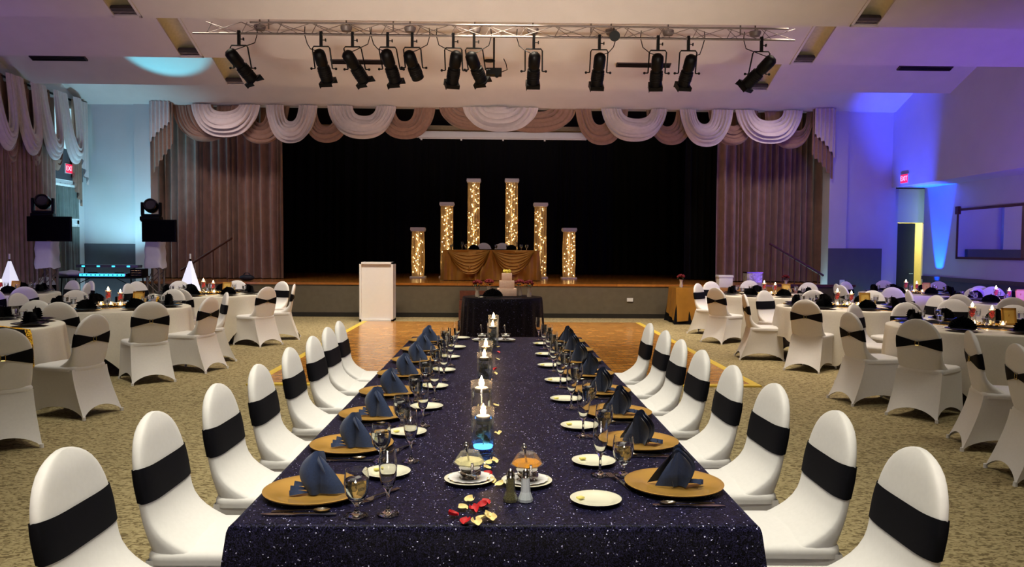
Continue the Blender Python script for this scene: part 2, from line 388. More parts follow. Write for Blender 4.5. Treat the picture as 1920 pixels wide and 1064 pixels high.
# dark air vents
def vent(x, y, wd, lab):
    L = 16.2 if y < 16.2 else 18.4
    z = LZ+SL*(L-y); R = Matrix.Rotation(-math.atan(SL), 4, 'X')
    t = thing('ceiling_vent', lab, 'air vent', (x, y, z), 0, 'dark slot vents in the ceiling')
    obj('frame', MB().box(-wd/2, wd/2, -.07, .07, -.03, .01, R), M['vent'], t, False)
    m = MB()
    for k in (-1, 0, 1): m.box(-wd/2+.02, wd/2-.02, k*.04-.008, k*.04+.008, -.04, -.03, R)
    obj('slats', m, M['bmetal'], t, False)
vent(-8.4, 15.35, 1.05, 'dark slot air vent at the far left of the ceiling')
vent(-2.7, 15.35, 1.05, 'dark slot air vent in the ceiling behind the left spotlights')
vent(2.8, 15.35, 1.05, 'dark slot air vent in the ceiling behind the right spotlights')
vent(8.3, 15.35, 1.05, 'dark slot air vent at the far right of the ceiling')

# side and rear walls
wl = MB()
WY0, WY1, WZ0, WZ1 = 11.0, 18.25, .35, 4.7        # window band in the left wall
wl.box(XL-.2, XL, YB, WY0, 0, 6); wl.box(XL-.2, XL, WY1, YF+.3, 0, 6)
wl.box(XL-.2, XL, WY0, WY1, 0, WZ0); wl.box(XL-.2, XL, WY0, WY1, WZ1, 6)
struct('wall_left', wl, M['wall'])
struct('wall_back', MB().box(-11, XR2+.3, YB-.2, YB, 0, 6), M['wall'])
SZ = 3.06
wr = MB(); wr.box(XR, XR2+.2, YB, YF, SZ, 6)
struct('wall_right', wr, M['wall'])
struct('wall_right_lower', MB().box(XR2, XR2+.2, YB, YF+.02, 0, SZ), M['wall'])
struct('trim_2', MB().box(XR2-.012, XR2, YB, YF-.03, 0, .90), M['dado'])
struct('trim_3', MB().box(XR2-.05, XR2, YB, YF-.03, .90, .985), M['trimw'])
# front wall around the stage opening
OL, OR_ = -8.02, 7.78
wf = MB()
wf.box(-10.3, OL, YF, YF+.3, 0, 6); wf.box(OR_, 9.40, YF, YF+.3, 0, SZ); wf.box(OR_, XR2+.3, YF, YF+.3, SZ, 6)
wf.box(OL, OR_, YF+.05, YF+.3, 4.84, 6)
struct('wall_front', wf, M['wall'])
struct('trim_4', MB().box(OL-.37, OL, YF-.10, YF, 0, LZ+.1), M['wall'])
struct('trim_5', MB().box(OR_, OR_+.42, YF-.10, YF, 0, LZ+.1), M['wall'])
struct('trim_6', MB().box(-10.1, OL-.37, YF-.02, YF, 0, 1.60), M['dado'])
struct('trim_7', MB().box(OR_, 9.05, YF-.115, YF-.1, 0, 1.62), M['dado'])
struct('trim_8', MB().box(OR_+.42, 9.05, YF-.1, YF, 0, 1.62), M['dado'])
# doorway niche at the right
nw = MB(); nw.box(9.40, 10.6, 19.0, 19.1, 2.26, SZ); nw.box(9.38, 9.62, YF+.3, 19.1, 0, SZ); nw.box(10.5, 10.7, YF+.02, 19.1, 0, SZ)
nw.box(9.3, 10.7, YF, 19.1, SZ, SZ+.1); nw.box(10.38, 10.6, 19.0, 19.1, 0, 2.26)
struct('wall_niche', nw, M['wall'])
d1 = struct('door_1', MB().box(9.63, 10.13, 18.95, 19.0, .01, 2.24), mat('dark brown door', (34, 26, 26), .5, noise=.1))
obj('door_handle', MB().tube([(10.07, 18.95, 1.02), (10.07, 18.90, 1.02), (9.98, 18.90, 1.02)], .011), M['silver'], d1)
hb = MB(); hb.box(9.3, 10.9, 20.4, 20.5, 0, 3); hb.box(9.2, 9.3, 19.1, 20.5, 0, 3); hb.box(10.8, 10.9, 19.1, 20.5, 0, 3); hb.box(10.6, 10.9, 19.0, 19.1, 0, 3); hb.box(9.2, 10.9, 19.1, 20.5, 2.6, 2.7); hb.box(9.2, 10.9, 17.8, 20.5, -.1, 0)
struct('wall_corridor', hb, mat('cream corridor wall', (225, 214, 150), .7, noise=.03))
area('corridor_lamp', (10.1, 19.8, 2.55), (10.1, 19.8, 0), .6, .6, 34, (1, .93, .6))
# mirror on the right wall
my0, my1, mz0, mz1 = at_x(1796, 430, XR2).y, 12.6, 1.40, 2.50
mir = thing('wall_mirror', 'wide dark framed mirror on the right wall reflecting the taupe curtain', 'mirror', (XR2, (my0+my1)/2, mz0))
hy = (my0-my1)/2
obj('glass_pane', MB().box(-.025, -.015, -hy+.04, hy-.04, .04, mz1-mz0-.04), M['mirror'], mir, False)
fm = MB(); fm.box(-.035, -.002, -hy, hy, 0, .05); fm.box(-.035, -.002, -hy, hy, mz1-mz0-.05, mz1-mz0); fm.box(-.035, -.002, hy-.05, hy, 0, mz1-mz0); fm.box(-.035, -.002, -hy, -hy+.05, 0, mz1-mz0)
fm.box(-.06, -.002, hy-.08, hy+.03, mz1-mz0-.12, mz1-mz0+.05)
obj('frame', fm, M['rail'], mir, False)

# exit signs
def exit_sign(name, loc, rz, lab):
    t = thing(name, lab, 'exit sign', loc, rz)
    obj('housing', MB().box(-.17, .17, 0, .05, -.11, .11), M['white'], t, False, .008)
    obj('panel', MB().box(-.155, .155, -.006, 0, -.095, .095), M['exitred'], t, False)
    c = bpy.data.curves.new('letters', 'FONT'); c.body = 'EXIT'; c.size = .15; c.extrude = .002; c.align_x = 'CENTER'; c.align_y = 'CENTER'
    o = bpy.data.objects.new('letters', c); C.objects.link(o)
    dg = bpy.context.evaluated_depsgraph_get(); me = bpy.data.meshes.new_from_object(o.evaluated_get(dg)); bpy.data.objects.remove(o)
    me.materials.clear(); me.materials.append(M['exitlet'])
    l = bpy.data.objects.new('letters', me); C.objects.link(l); l.parent = t; l.location = (0, -.009, 0); l.rotation_euler = (PI/2, 0, 0)
exit_sign('exit_sign', (XL+.03, 17.85, 3.27), PI/2, 'small red lit exit sign at the left windows')
exit_sign('exit_sign', (XR-.02, 17.9, 3.22), -PI/2, 'small red lit exit sign on the blue lit wall at right')

# ------------------------------------------------------------------ stage
st = MB(); st.box(-8.0, 6.35, 17.7, 18.5, 0, .72); st.box(6.35, 8.1, 17.7, 17.82, 0, .74)
struct('stage_front', st, M['stagefront'])
sf = MB(); sf.box(-8.0, 6.35, 17.68, 18.5, .72, .77); sf.box(-9.5, 9.2, 18.8, 27, .72, .77); sf.box(OL, 6.35, 18.5, 18.8, .72, .77)
struct('stage_floor', sf, M['stagewood'])
struct('trim_9', MB().box(6.35, 8.12, 17.66, 17.86, .74, .79), M['rail'])
struct('baseboard_stage', MB().box(-8.0, 8.1, 17.685, 17.7, 0, .10), mat('black baseboard', (30, 27, 24), .6, noise=.1))
ss = MB()
for k in range(4): ss.box(6.35+.36*k, 6.71+.36*k, 17.84, 18.48, 0, .58-.19*k if k < 3 else .05)
tag(obj('stage_steps', ss, M['stagewood'], None, False), 'wooden steps going down beside the stage at the right railing', 'steps')
bx = MB(); bx.box(-9.6, 9.3, 25.0, 25.2, .7, 6); bx.box(-9.6, -9.4, 19.6, 25, .7, 6); bx.box(9.1, 9.3, 19.6, 25, .7, 6)
struct('wall_stage_back', bx, M['black'])
struct('ceiling_stage', MB().box(-9.6, 9.3, 18.8, 25.2, 5.4, 5.5), M['black'])
def pleats(x0, x1, z0, z1, n, amp, gather=0, nx=None, seed=1):
    rnd = random.Random(seed); ph = [rnd.uniform(.45, 1.6) for _ in range(n+2)]; tot = sum(ph[:n]); cum = [0]
    for p in ph[:n]: cum.append(cum[-1]+p/tot)
    def warp(u):
        for i in range(n):
            if u <= cum[i+1]+1e-9: return i+(u-cum[i])/(cum[i+1]-cum[i])
        return n
    def fn(u, v):
        x = x0+(x1-x0)*u; p = warp(u)*2*PI
        return (x+gather*(1-v)*math.sin(u*9), amp*(1+.35*math.sin(u*31))*math.sin(p+.5*math.sin(3*v+u*7))*(1.0-.25*v), z0+(z1-z0)*v)
    m = MB(); m.grid(nx or n*8, 9, fn); return m
def curtain(name, lab, x0, x1, y, z0, z1, n, amp, mt, seed=1, group=None):
    o = obj(name, pleats(x0, x1, z0, z1, n, amp, .02, seed=seed), mt); o.location = (0, y, 0)
    return tag(o, lab, 'curtain', group)
curtain('stage_curtain', 'taupe pleated stage curtain hanging at the left of the stage', -8.75, -5.28, 19.45, .79, 5.2, 21, .12, M['velvet'], 1)
curtain('stage_curtain', 'taupe pleated stage curtain hanging at the right of the stage', 5.42, 8.6, 19.45, .79, 5.2, 19, .12, M['velvet'], 2)
curtain('black_backdrop', 'black drape closing the back of the stage', -9.3, 9.0, 24.6, .79, 5.3, 60, .08, M['black'], 3)
curtain('black_leg_drape', 'black side drape of the stage beside the right taupe curtain', 4.9, 9.0, 20.6, .79, 5.3, 18, .06, M['black'], 4)
curtain('black_leg_drape', 'black side drape of the stage beside the left taupe curtain', -9.2, -5.6, 20.6, .79, 5.3, 18, .06, M['black'], 5)
# beam and roller screen behind the swags
tag(obj('ceiling_beam', MB().box(-4.5, 4.6, 20.1, 20.3, 4.55, 4.66), mat('tan beam', (150, 128, 96), .7, noise=.08), None, False), 'tan horizontal beam over the stage behind the swags', 'beam')
rs = thing('projection_screen', 'white rolled-up projection screen case hanging over the stage', 'projection screen', (.12, 19.95, 4.33))
obj('case', MB().box(-2.2, 2.2, -.07, .07, 0, .16), M['white'], rs, False, .03)
obj('screen_hem', MB().tube([(-2.1, 0, -.01), (2.1, 0, -.01)], .018), M['white'], rs)
for x in (-1.05, .0, 1.05, -2.05): obj('bracket', MB().box(x-.02, x+.02, -.03, .03, -.06, 0), M['white'], rs, False)
for x in (-2.0, 2.0): obj('hanging_bar', MB().tube([(x, 0, .15), (x, 0, 1.07)], .012), M['bmetal'], rs)

# ------------------------------------------------------------------ swags
def swag(name, lab, T, a0, a1, b0, b1, ztop, zin, zout, mt, group, nf=6, out=.16, amp=.02, cat='swag'):
    """outer edge spans a0..a1 at the top and sags to zout, inner edge spans b0..b1 and sags to zin; T maps local to world"""
    def fn(u, v):          # u along, v from inner to outer
        l = b0+(a0-b0)*v; r = b1+(a1-b1)*v; zb = zin+(zout-zin)*v
        t = 2*u-1; x = (l+r)/2+(r-l)/2*(math.sin(t*PI/2)*.5+t*.5)
        cat_ = (1-abs(t)**2.3)**.8
        z = ztop-(ztop-zb)*cat_
        f = math.sin(v*2*PI*nf+1.3*math.sin(5*v+a0*7)+.9*math.sin(3*u+a0*3))*(.75+.35*math.sin(9*v+a0*5))
        d = out*(.35+.65*cat_)*(.55+.45*math.sin(PI*min(1, v*1.05)))+amp*f*(.4+.6*cat_)
        return (x, -d, z+amp*.9*math.cos(v*2*PI*nf)*cat_)
    m = MB(); m.grid(33, nf*8+1, fn, T=T)
    return tag(obj(name, m, mt), lab, cat, group)
def tail(name, lab, T, pts, z0, mt, amp=.03, n=5, group=None):
    """pts: (x, zbottom) along the width, stepped hem"""
    def fn(u, v):
        k = u*(len(pts)-1); i = min(int(k), len(pts)-2); f = k-i
        x = pts[i][0]+(pts[i+1][0]-pts[i][0])*f; zb = pts[i][1]+(pts[i+1][1]-pts[i][1])*f
        zb += .02*math.sin(u*n*2*PI)
        return (x, -.10-amp*math.sin(u*n*2*PI)-.03*u, z0+(zb-z0)*v)
    m = MB(); m.grid(n*9, 10, fn, T=T); return tag(obj(name, m, mt), lab, 'drape tail', group)
YV = 18.36
def zy(py, px=930): return at_y(px, py, YV-.1).z
def xy(px): return at_y(px, 230, YV-.1).x
TF = Matrix.Translation((0, YV+.0, 0)); TB = Matrix.Translation((0, YV+.14, 0)); TB2 = Matrix.Translation((0, YV+.07, 0))
ZT = 4.86
def fsw(tp, a0, a1, b0, b1, yi, yo, lab, T, nf=6):
    c = (a0+a1)/2
    swag('swag', lab, T, xy(a0), xy(a1), xy(b0), xy(b1), ZT-.045, zy(yi, c), zy(yo, c), M['swagw'] if tp == 'w' else M['swagt'],
         'ivory swags over the stage' if tp == 'w' else 'taupe swags over the stage', nf, .20 if tp == 'w' else .07, .060 if tp == 'w' else .046)
O_ = ['first', 'second', 'third', 'fourth', 'fifth', 'sixth', 'seventh', 'eighth', 'ninth', 'tenth', 'eleventh']
ws = [(356, 487, 394, 448, 214, 257), (496, 594, 531, 559, 232, 268), (613, 743, 660, 705, 222, 259), (867, 1010, 920, 950, 204, 247),
      (1127, 1252, 1165, 1222, 227, 264), (1275, 1376, 1306, 1336, 237, 274), (1380, 1507, 1415, 1470, 231, 269)]
for k, s_ in enumerate(ws):
    fsw('w', *s_, '%s ivory draped swag from the left over the stage opening' % O_[k], TF, 6)
ts = [(316, 440, 352, 400, 232, 263), (345, 478, 395, 430, 224, 258), (430, 538, 470, 496, 232, 268), (560, 660, 590, 628, 238, 266), (700, 815, 738, 775, 228, 259),
      (822, 960, 858, 915, 203, 243), (925, 1082, 975, 1030, 210, 247), (1080, 1180, 1110, 1142, 236, 271), (1215, 1310, 1238, 1272, 238, 270), (1330, 1425, 1360, 1395, 238, 271), (1440, 1534, 1485, 1520, 246, 277)]
for k, s_ in enumerate(ts):
    fsw('t', *s_, '%s taupe draped swag from the left over the stage opening' % O_[k], TB if k % 2 == 0 else TB2, 5)
tail('swag_tail', 'ivory cascading drape tail at the left end of the stage valance', TF, [(xy(318), zy(236)), (xy(300), zy(250)), (xy(281), zy(272))], ZT, M['swagw'])
tail('swag_tail', 'taupe cascading drape tail at the left end of the stage valance', TB2, [(xy(322), zy(275)), (xy(303), zy(300)), (xy(284), zy(330))], ZT, M['swagt'])
tail('swag_tail', 'ivory cascading drape tail at the right end of the stage valance', TF, [(xy(1528), zy(246)), (xy(1547), zy(262)), (xy(1566), zy(290))], ZT, M['swagw'])
tail('swag_tail', 'taupe cascading drape tail at the right end of the stage valance', TB2, [(xy(1526), zy(285)), (xy(1545), zy(302)), (xy(1565), zy(330))], ZT, M['swagt'])

# left wall: windows, drapes, swags.  local x runs along the wall toward the stage, local -y is into the room
XW = XL+.05
TW = Matrix.Translation((XW, 0, 0)) @ Matrix.Rotation(PI/2, 4, 'Z')
def left_swag(c, k):
    swag('swag', '%s ivory draped swag along the left windows, counted from the stage' % O_[k], TW @ Matrix.Translation((0, -.10, 0)), c-.50, c+.46, c-.13, c+.10, 4.85, 3.85, 3.33, M['swagw'], 'ivory swags along the left windows', 6, .26)
for k in range(6): left_swag(17.62-.8*k, k)
for k in range(5):
    c = 17.2-.8*k
    swag('swag', '%s taupe draped swag along the left windows, counted from the stage' % O_[k], TW @ Matrix.Translation((0, .0, 0)), c-.34, c+.34, c-.16, c+.16, 4.84, 3.6, 3.14, M['swagt'], 'taupe swags along the left windows', 4, .12)
tail('swag_tail', 'ivory drape tail at the stage end of the left window valance', TW, [(18.0, 3.75), (18.2, 3.3), (18.38, 2.95)], 4.82, M['swagw'], .04, 4)
tail('swag_tail', 'taupe drape tail at the stage end of the left window valance', TW @ Matrix.Translation((0, .06, 0)), [(17.85, 3.2), (18.0, 2.75), (18.2, 2.45)], 4.82, M['swagt'], .04, 4)
vr = obj('valance_rod', MB().tube([(XW+.02, 11.5, 4.80), (XW+.02, 18.4, 4.80)], .025), M['bmetal']); tag(vr, 'dark rod carrying the swags along the left windows', 'curtain rod')
cl = obj('window_curtain', pleats(10.85, 17.12, .03, 4.7, 46, .05, .02, seed=7), M['velvet']); cl.matrix_world = Matrix.Translation((XW+.06, 0, 0)) @ Matrix.Rotation(PI/2, 4, 'Z')
tag(cl, 'taupe pleated curtain across the left windows', 'curtain')
# windows in the left wall (seen between drapes)
for i, (y0, y1) in enumerate(((11.0, 13.4), (13.4, 15.8), (15.8, 18.25))):
    f = MB()
    for y in (y0, y1-.08): f.box(XL-.15, XL+.01, y, y+.08, WZ0, WZ1)
    for z in (WZ0, 2.05, 2.92, WZ1-.08): f.box(XL-.15, XL+.01, y0, y1, z, z+.08)
    f.box(XL-.15, XL, (y0+y1)/2-.03, (y0+y1)/2+.03, WZ0, WZ1)
    wn = struct('window_%d' % (i+1), f, M['white'])
    obj('pane', MB().box(XL-.12, XL-.115, y0+.05, y1-.05, WZ0+.05, WZ1-.05), M['glass'], wn, False)
def side_drape(name, lab, y0, y1, z0, z1, dx, n, sd):
    o = obj(name, pleats(y0, y1, z0, z1, n, .03, .01, seed=sd), M['velvet2']); o.matrix_world = Matrix.Translation((XL+.06+dx, 0, 0)) @ Matrix.Rotation(PI/2, 4, 'Z')
    return tag(o, lab, 'curtain', 'grey drapes in the left windows')
M['velvet2'] = mat('grey green drape', (112, 116, 112), .85, noise=.1, nscale=6, sheen=.3)
side_drape('window_drape', 'short grey drape in the upper pane of the last window on the left', 16.9, 18.15, 2.16, 2.86, 0, 14, 8)
side_drape('window_drape', 'long grey drape below the crossbar of the last window on the left', 17.25, 18.15, .4, 1.98, 0, 12, 9)
# wall header above the window door, dull grey
struct('trim_10', MB().box(XL-.05, XL+.01, 17.1, 18.45, 3.02, 3.7), M['dado'])
# stage rails
def rail(xa, za, xb, zb, y, lab, g):
    t = thing('handrail', lab, 'handrail', (xa, y, 0), 0, g)
    dx = xb-xa; obj('rail', MB().tube([(0, 0, za), (dx, 0, zb)], .028), M['rail'], t)
    for k in range(5):
        f = (k+.15)/4.6; zf = za+(zb-za)*f
        obj('baluster', MB().tube([(dx*f, 0, max(.02, .78-max(0, (k-1))*.19) if True else 0), (dx*f, 0, zf)], .014), M['rail'], t)
rail(6.32, 1.72, 7.6, .98, 18.2, 'brown wooden handrail descending at the right end of the stage', 'handrails beside the stage')
t = thing('handrail', 'brown wooden handrail descending in front of the left stage curtain', 'handrail', (-6.35, 18.9, 0), 0, 'handrails beside the stage')
obj('rail', MB().tube([(0, 0, 1.75), (-1.2, 0, .98)], .028), M['rail'], t)
for k in range(4): obj('baluster', MB().tube([(-.1-.33*k, 0, .77), (-.1-.33*k, 0, 1.69-.212*k)], .014), M['rail'], t)
obj('rail_end', MB().ball((0, 0, 1.76), .035), M['rail'], t)
# dark box on the stage floor
# ------------------------------------------------------------------ dance floor
struct('floor_1', MB().box(-2.72, 2.92, 8.95, 16.5, .001, .016), M['parquet'])
e = MB(); e.box(-2.82, 3.02, 8.84, 8.95, .001, .018); e.box(-2.82, -2.72, 8.95, 16.5, .001, .018); e.box(2.92, 3.02, 8.95, 16.5, .001, .018)
struct('trim_11', e, M['goldtrim'])
tag(obj('wall_outlet', MB().box(-.07, .07, -.012, 0, -.04, .04), M['white'], None, False, .004), 'small white outlet plate on the stage front', 'outlet').location = (at_y(1181, 571, 17.69).x, 17.685, .42)
tag(obj('wall_plate', MB().box(-.06, .06, -.012, 0, -.08, .08), M['white'], None, False, .004), 'small pale wall plate on the dark dado at right', 'wall plate').location = (8.12, YF-.115, .8)

# ------------------------------------------------------------------ truss and stage lights
ty, tz0, tz1 = 12.0, 4.88-.0, 5.04
tx0, tx1 = at_y(374, 62, ty).x, at_y(1490, 78, ty).x
tz0 = at_y(930, 69, ty).z; tz1 = tz0+.17
tr = thing('lighting_truss', 'pale steel lattice truss carrying the stage spotlights', 'truss', (0, ty, tz0))
obj('lower_chord', MB().tube([(tx0-.1, 0, 0), (tx1, 0, 0)], .014), M['truss'], tr)
obj('upper_chord', MB().tube([(tx0+.75, 0, .17), (tx1-.1, 0, .17)], .014), M['truss'], tr)
obj('rear_chord', MB().tube([(tx0+.2, .28, .085), (tx1, .28, .085)], .012), M['truss'], tr)
lat = MB(); n = 17; st_ = (tx1-tx0-.1)/n
for k in range(n):
    x = tx0+.1+k*st_
    lat.tube([(x, 0, 0), (x+.09, 0, .17)], .006, 6); lat.tube([(x, 0, 0), (x+st_, 0, .17)], .005, 6); lat.tube([(x, 0, .17), (x+st_, 0, 0)], .005, 6)
    lat.tube([(x, 0, 0), (x, .28, .085)], .005, 6); lat.tube([(x, 0, .17), (x+st_/2, .28, .085)], .005, 6)
obj('lattice', lat, M['truss'], tr)
hb = MB()
for x in (tx0+1.0, -1.6, 1.4, tx1-.8): hb.tube([(x, .1, .1), (x, .1, .55)], .012, 6)
obj('hanging_rods', hb, M['truss'], tr)
SPL = [(448, 66, 434, 100, 470, 150), (602, 68, 600, 100, 610, 152), (661, 69, 652, 103, 682, 152), (727, 70, 725, 100, 740, 154), (773, 71, 767, 103, 783, 146),
       (850, 72, 857, 103, 845, 156), (889, 72, 882, 105, 905, 152), (1001, 73, 1002, 105, 1000, 157), (1124, 74, 1124, 107, 1121, 160), (1234, 75, 1231, 108, 1234, 161),
       (1291, 76, 1294, 110, 1286, 160), (1428, 77, 1444, 113, 1402, 160)]
def stage_light(k, cx, cy, x0, y0, x1, y1):
    c = at_y(cx, cy, ty); a = at_y(x0, y0, ty); b = at_y(x1, y1, ty)
    lab = '%s black ellipsoidal spotlight from the left on the truss%s' % ((O_+['twelfth'])[k], ', tilted sideways' if k in (0, 2, 6, 11) else (', without a square front hood' if k == 4 else ''))
    t = thing('stage_spotlight', lab, 'stage light', (c.x, ty, tz0), 0, 'spotlights on the truss')
    o = Vector((c.x, ty, tz0)); A = a-o; B = b-o; A.y = -.10; B.y = .22
    obj('clamp', MB().box(-.02, .02, -.025, .025, -.17, .045).tube([(.02, 0, -.08), (.07, 0, -.08)], .007, 6).box(.06, .075, -.02, .02, -.1, -.06), M['bmetal'], t, False)
    piv = A.lerp(B, .52); w2 = .13; ztop = -.175
    ym = piv.y
    yk = MB(); yk.tube([(piv.x-w2, ym, piv.z), (-w2, 0, ztop-.03), (-w2+.02, 0, ztop), (w2-.02, 0, ztop), (w2, 0, ztop-.03), (piv.x+w2, ym, piv.z)], .011, 6)
    obj('yoke', yk, M['bmetal'], t)
    d = (B-A); L = d.length; R = d.to_track_quat('Z', 'Y').to_matrix().to_4x4(); T = Matrix.Translation(A) @ R; L *= .90
    bd = MB(); bd.lathe([(0, -.03), (.05, -.025), (.085, .01), (.092, .06), (.088, L*.42), (.075, L*.45), (.078, L*.5), (.095, L*.52), (.095, L), (.0, L)], 20, T)
    for q in range(4): bd.lathe([(.097, L*.6+q*.03), (.101, L*.6+q*.03+.006), (.097, L*.6+q*.03+.012)], 20, T)
    obj('body', bd, M['bmetal'], t)
    if k != 4:
        hd = MB(); s_ = .105
        hd.box(-s_, s_, -s_, s_, L-.01, L+.012, T); hd.box(-s_, s_, s_-.008, s_, L, L+.09, T); hd.box(-s_, s_, -s_, -s_+.008, L, L+.05, T); hd.box(s_-.008, s_, -s_, s_, L, L+.07, T)
        obj('colour_frame', hd, M['bmetal'], t, False)
    for s_ in (-1, 1): obj('knob', MB().tube([(piv.x+s_*w2, ym, piv.z), (piv.x+s_*(w2+.05), ym, piv.z)], .009, 6).ball((piv.x+s_*(w2+.055), ym, piv.z), .02, 8, 6), M['bmetal'], t)
    sg = -1 if k % 2 else 1
    obj('cable', MB().tube([(A.x, A.y, A.z), (A.x+sg*.12, A.y, A.z+.04), (sg*.22, .05, -.12), (sg*.26, .05, .02), (sg*.25, .04, .13)], .007, 6), M['bmetal'], t)
for k, s_ in enumerate(SPL): stage_light(k, *s_)
for k, px in enumerate((474, 641, 764, 889, 1001, 1152, 1262, 1430)):
    x = at_y(px, 60, ty).x
    t = thing('junction_box', 'grey round junction box above the truss, %s from the left' % O_[k], 'junction box', (x, ty+.35, tz0+.17), 0, 'junction boxes above the truss')
    obj('box', MB().lathe([(.0, -.03), (.07, -.025), (.09, .02), (.09, .05), (0, .05)], 14), M['truss'], t)
    obj('conduit', MB().tube([(0, 0, .05), (0, 0, .42)], .012, 6), M['truss'], t)
x = at_y(1152, 68, 11.9).x
t = thing('par_light', 'small round black lamp on the truss between spotlights', 'stage light', (x, 11.92, tz0+.02))
obj('can', MB().lathe([(0, -.05), (.06, -.05), (.075, 0), (.08, .06), (.0, .06)], 18, Matrix.Rotation(PI/2+.4, 4, 'X')), M['bmetal'], t)
obj('bracket', MB().tube([(0, 0, .0), (0, .04, .12)], .01, 6), M['bmetal'], t)
# projector on its ceiling mount
p = at_y(926, 135, 13.2)
t = thing('ceiling_projector', 'small dark projector on a ceiling bracket beside the middle spotlights', 'projector', (p.x, 13.2, p.z))
obj('body', MB().box(-.13, .13, -.1, .1, -.06, .05), M['bmetal'], t, False, .01)
obj('lens', MB().lathe([(0, 0), (.03, 0), (.035, .05), (0, .05)], 14, Matrix.Translation((.05, -.1, -.09)) @ Matrix.Rotation(PI/2, 4, 'X')), M['bmetal'], t)
obj('mount_pole', MB().tube([(0, 0, .05), (0, 0, .85)], .015, 8), M['bmetal'], t)
obj('mount_plate', MB().lathe([(0, .16), (.09, .16), (.09, .18), (0, .18)], 14, Matrix.Translation((-.07, -.05, -.0))), M['bmetal'], t)
obj('cable', MB().tube([(.13, 0, 0), (.22, 0, .04), (.2, 0, .14), (.16, 0, .22)], .008, 6), M['bmetal'], t)
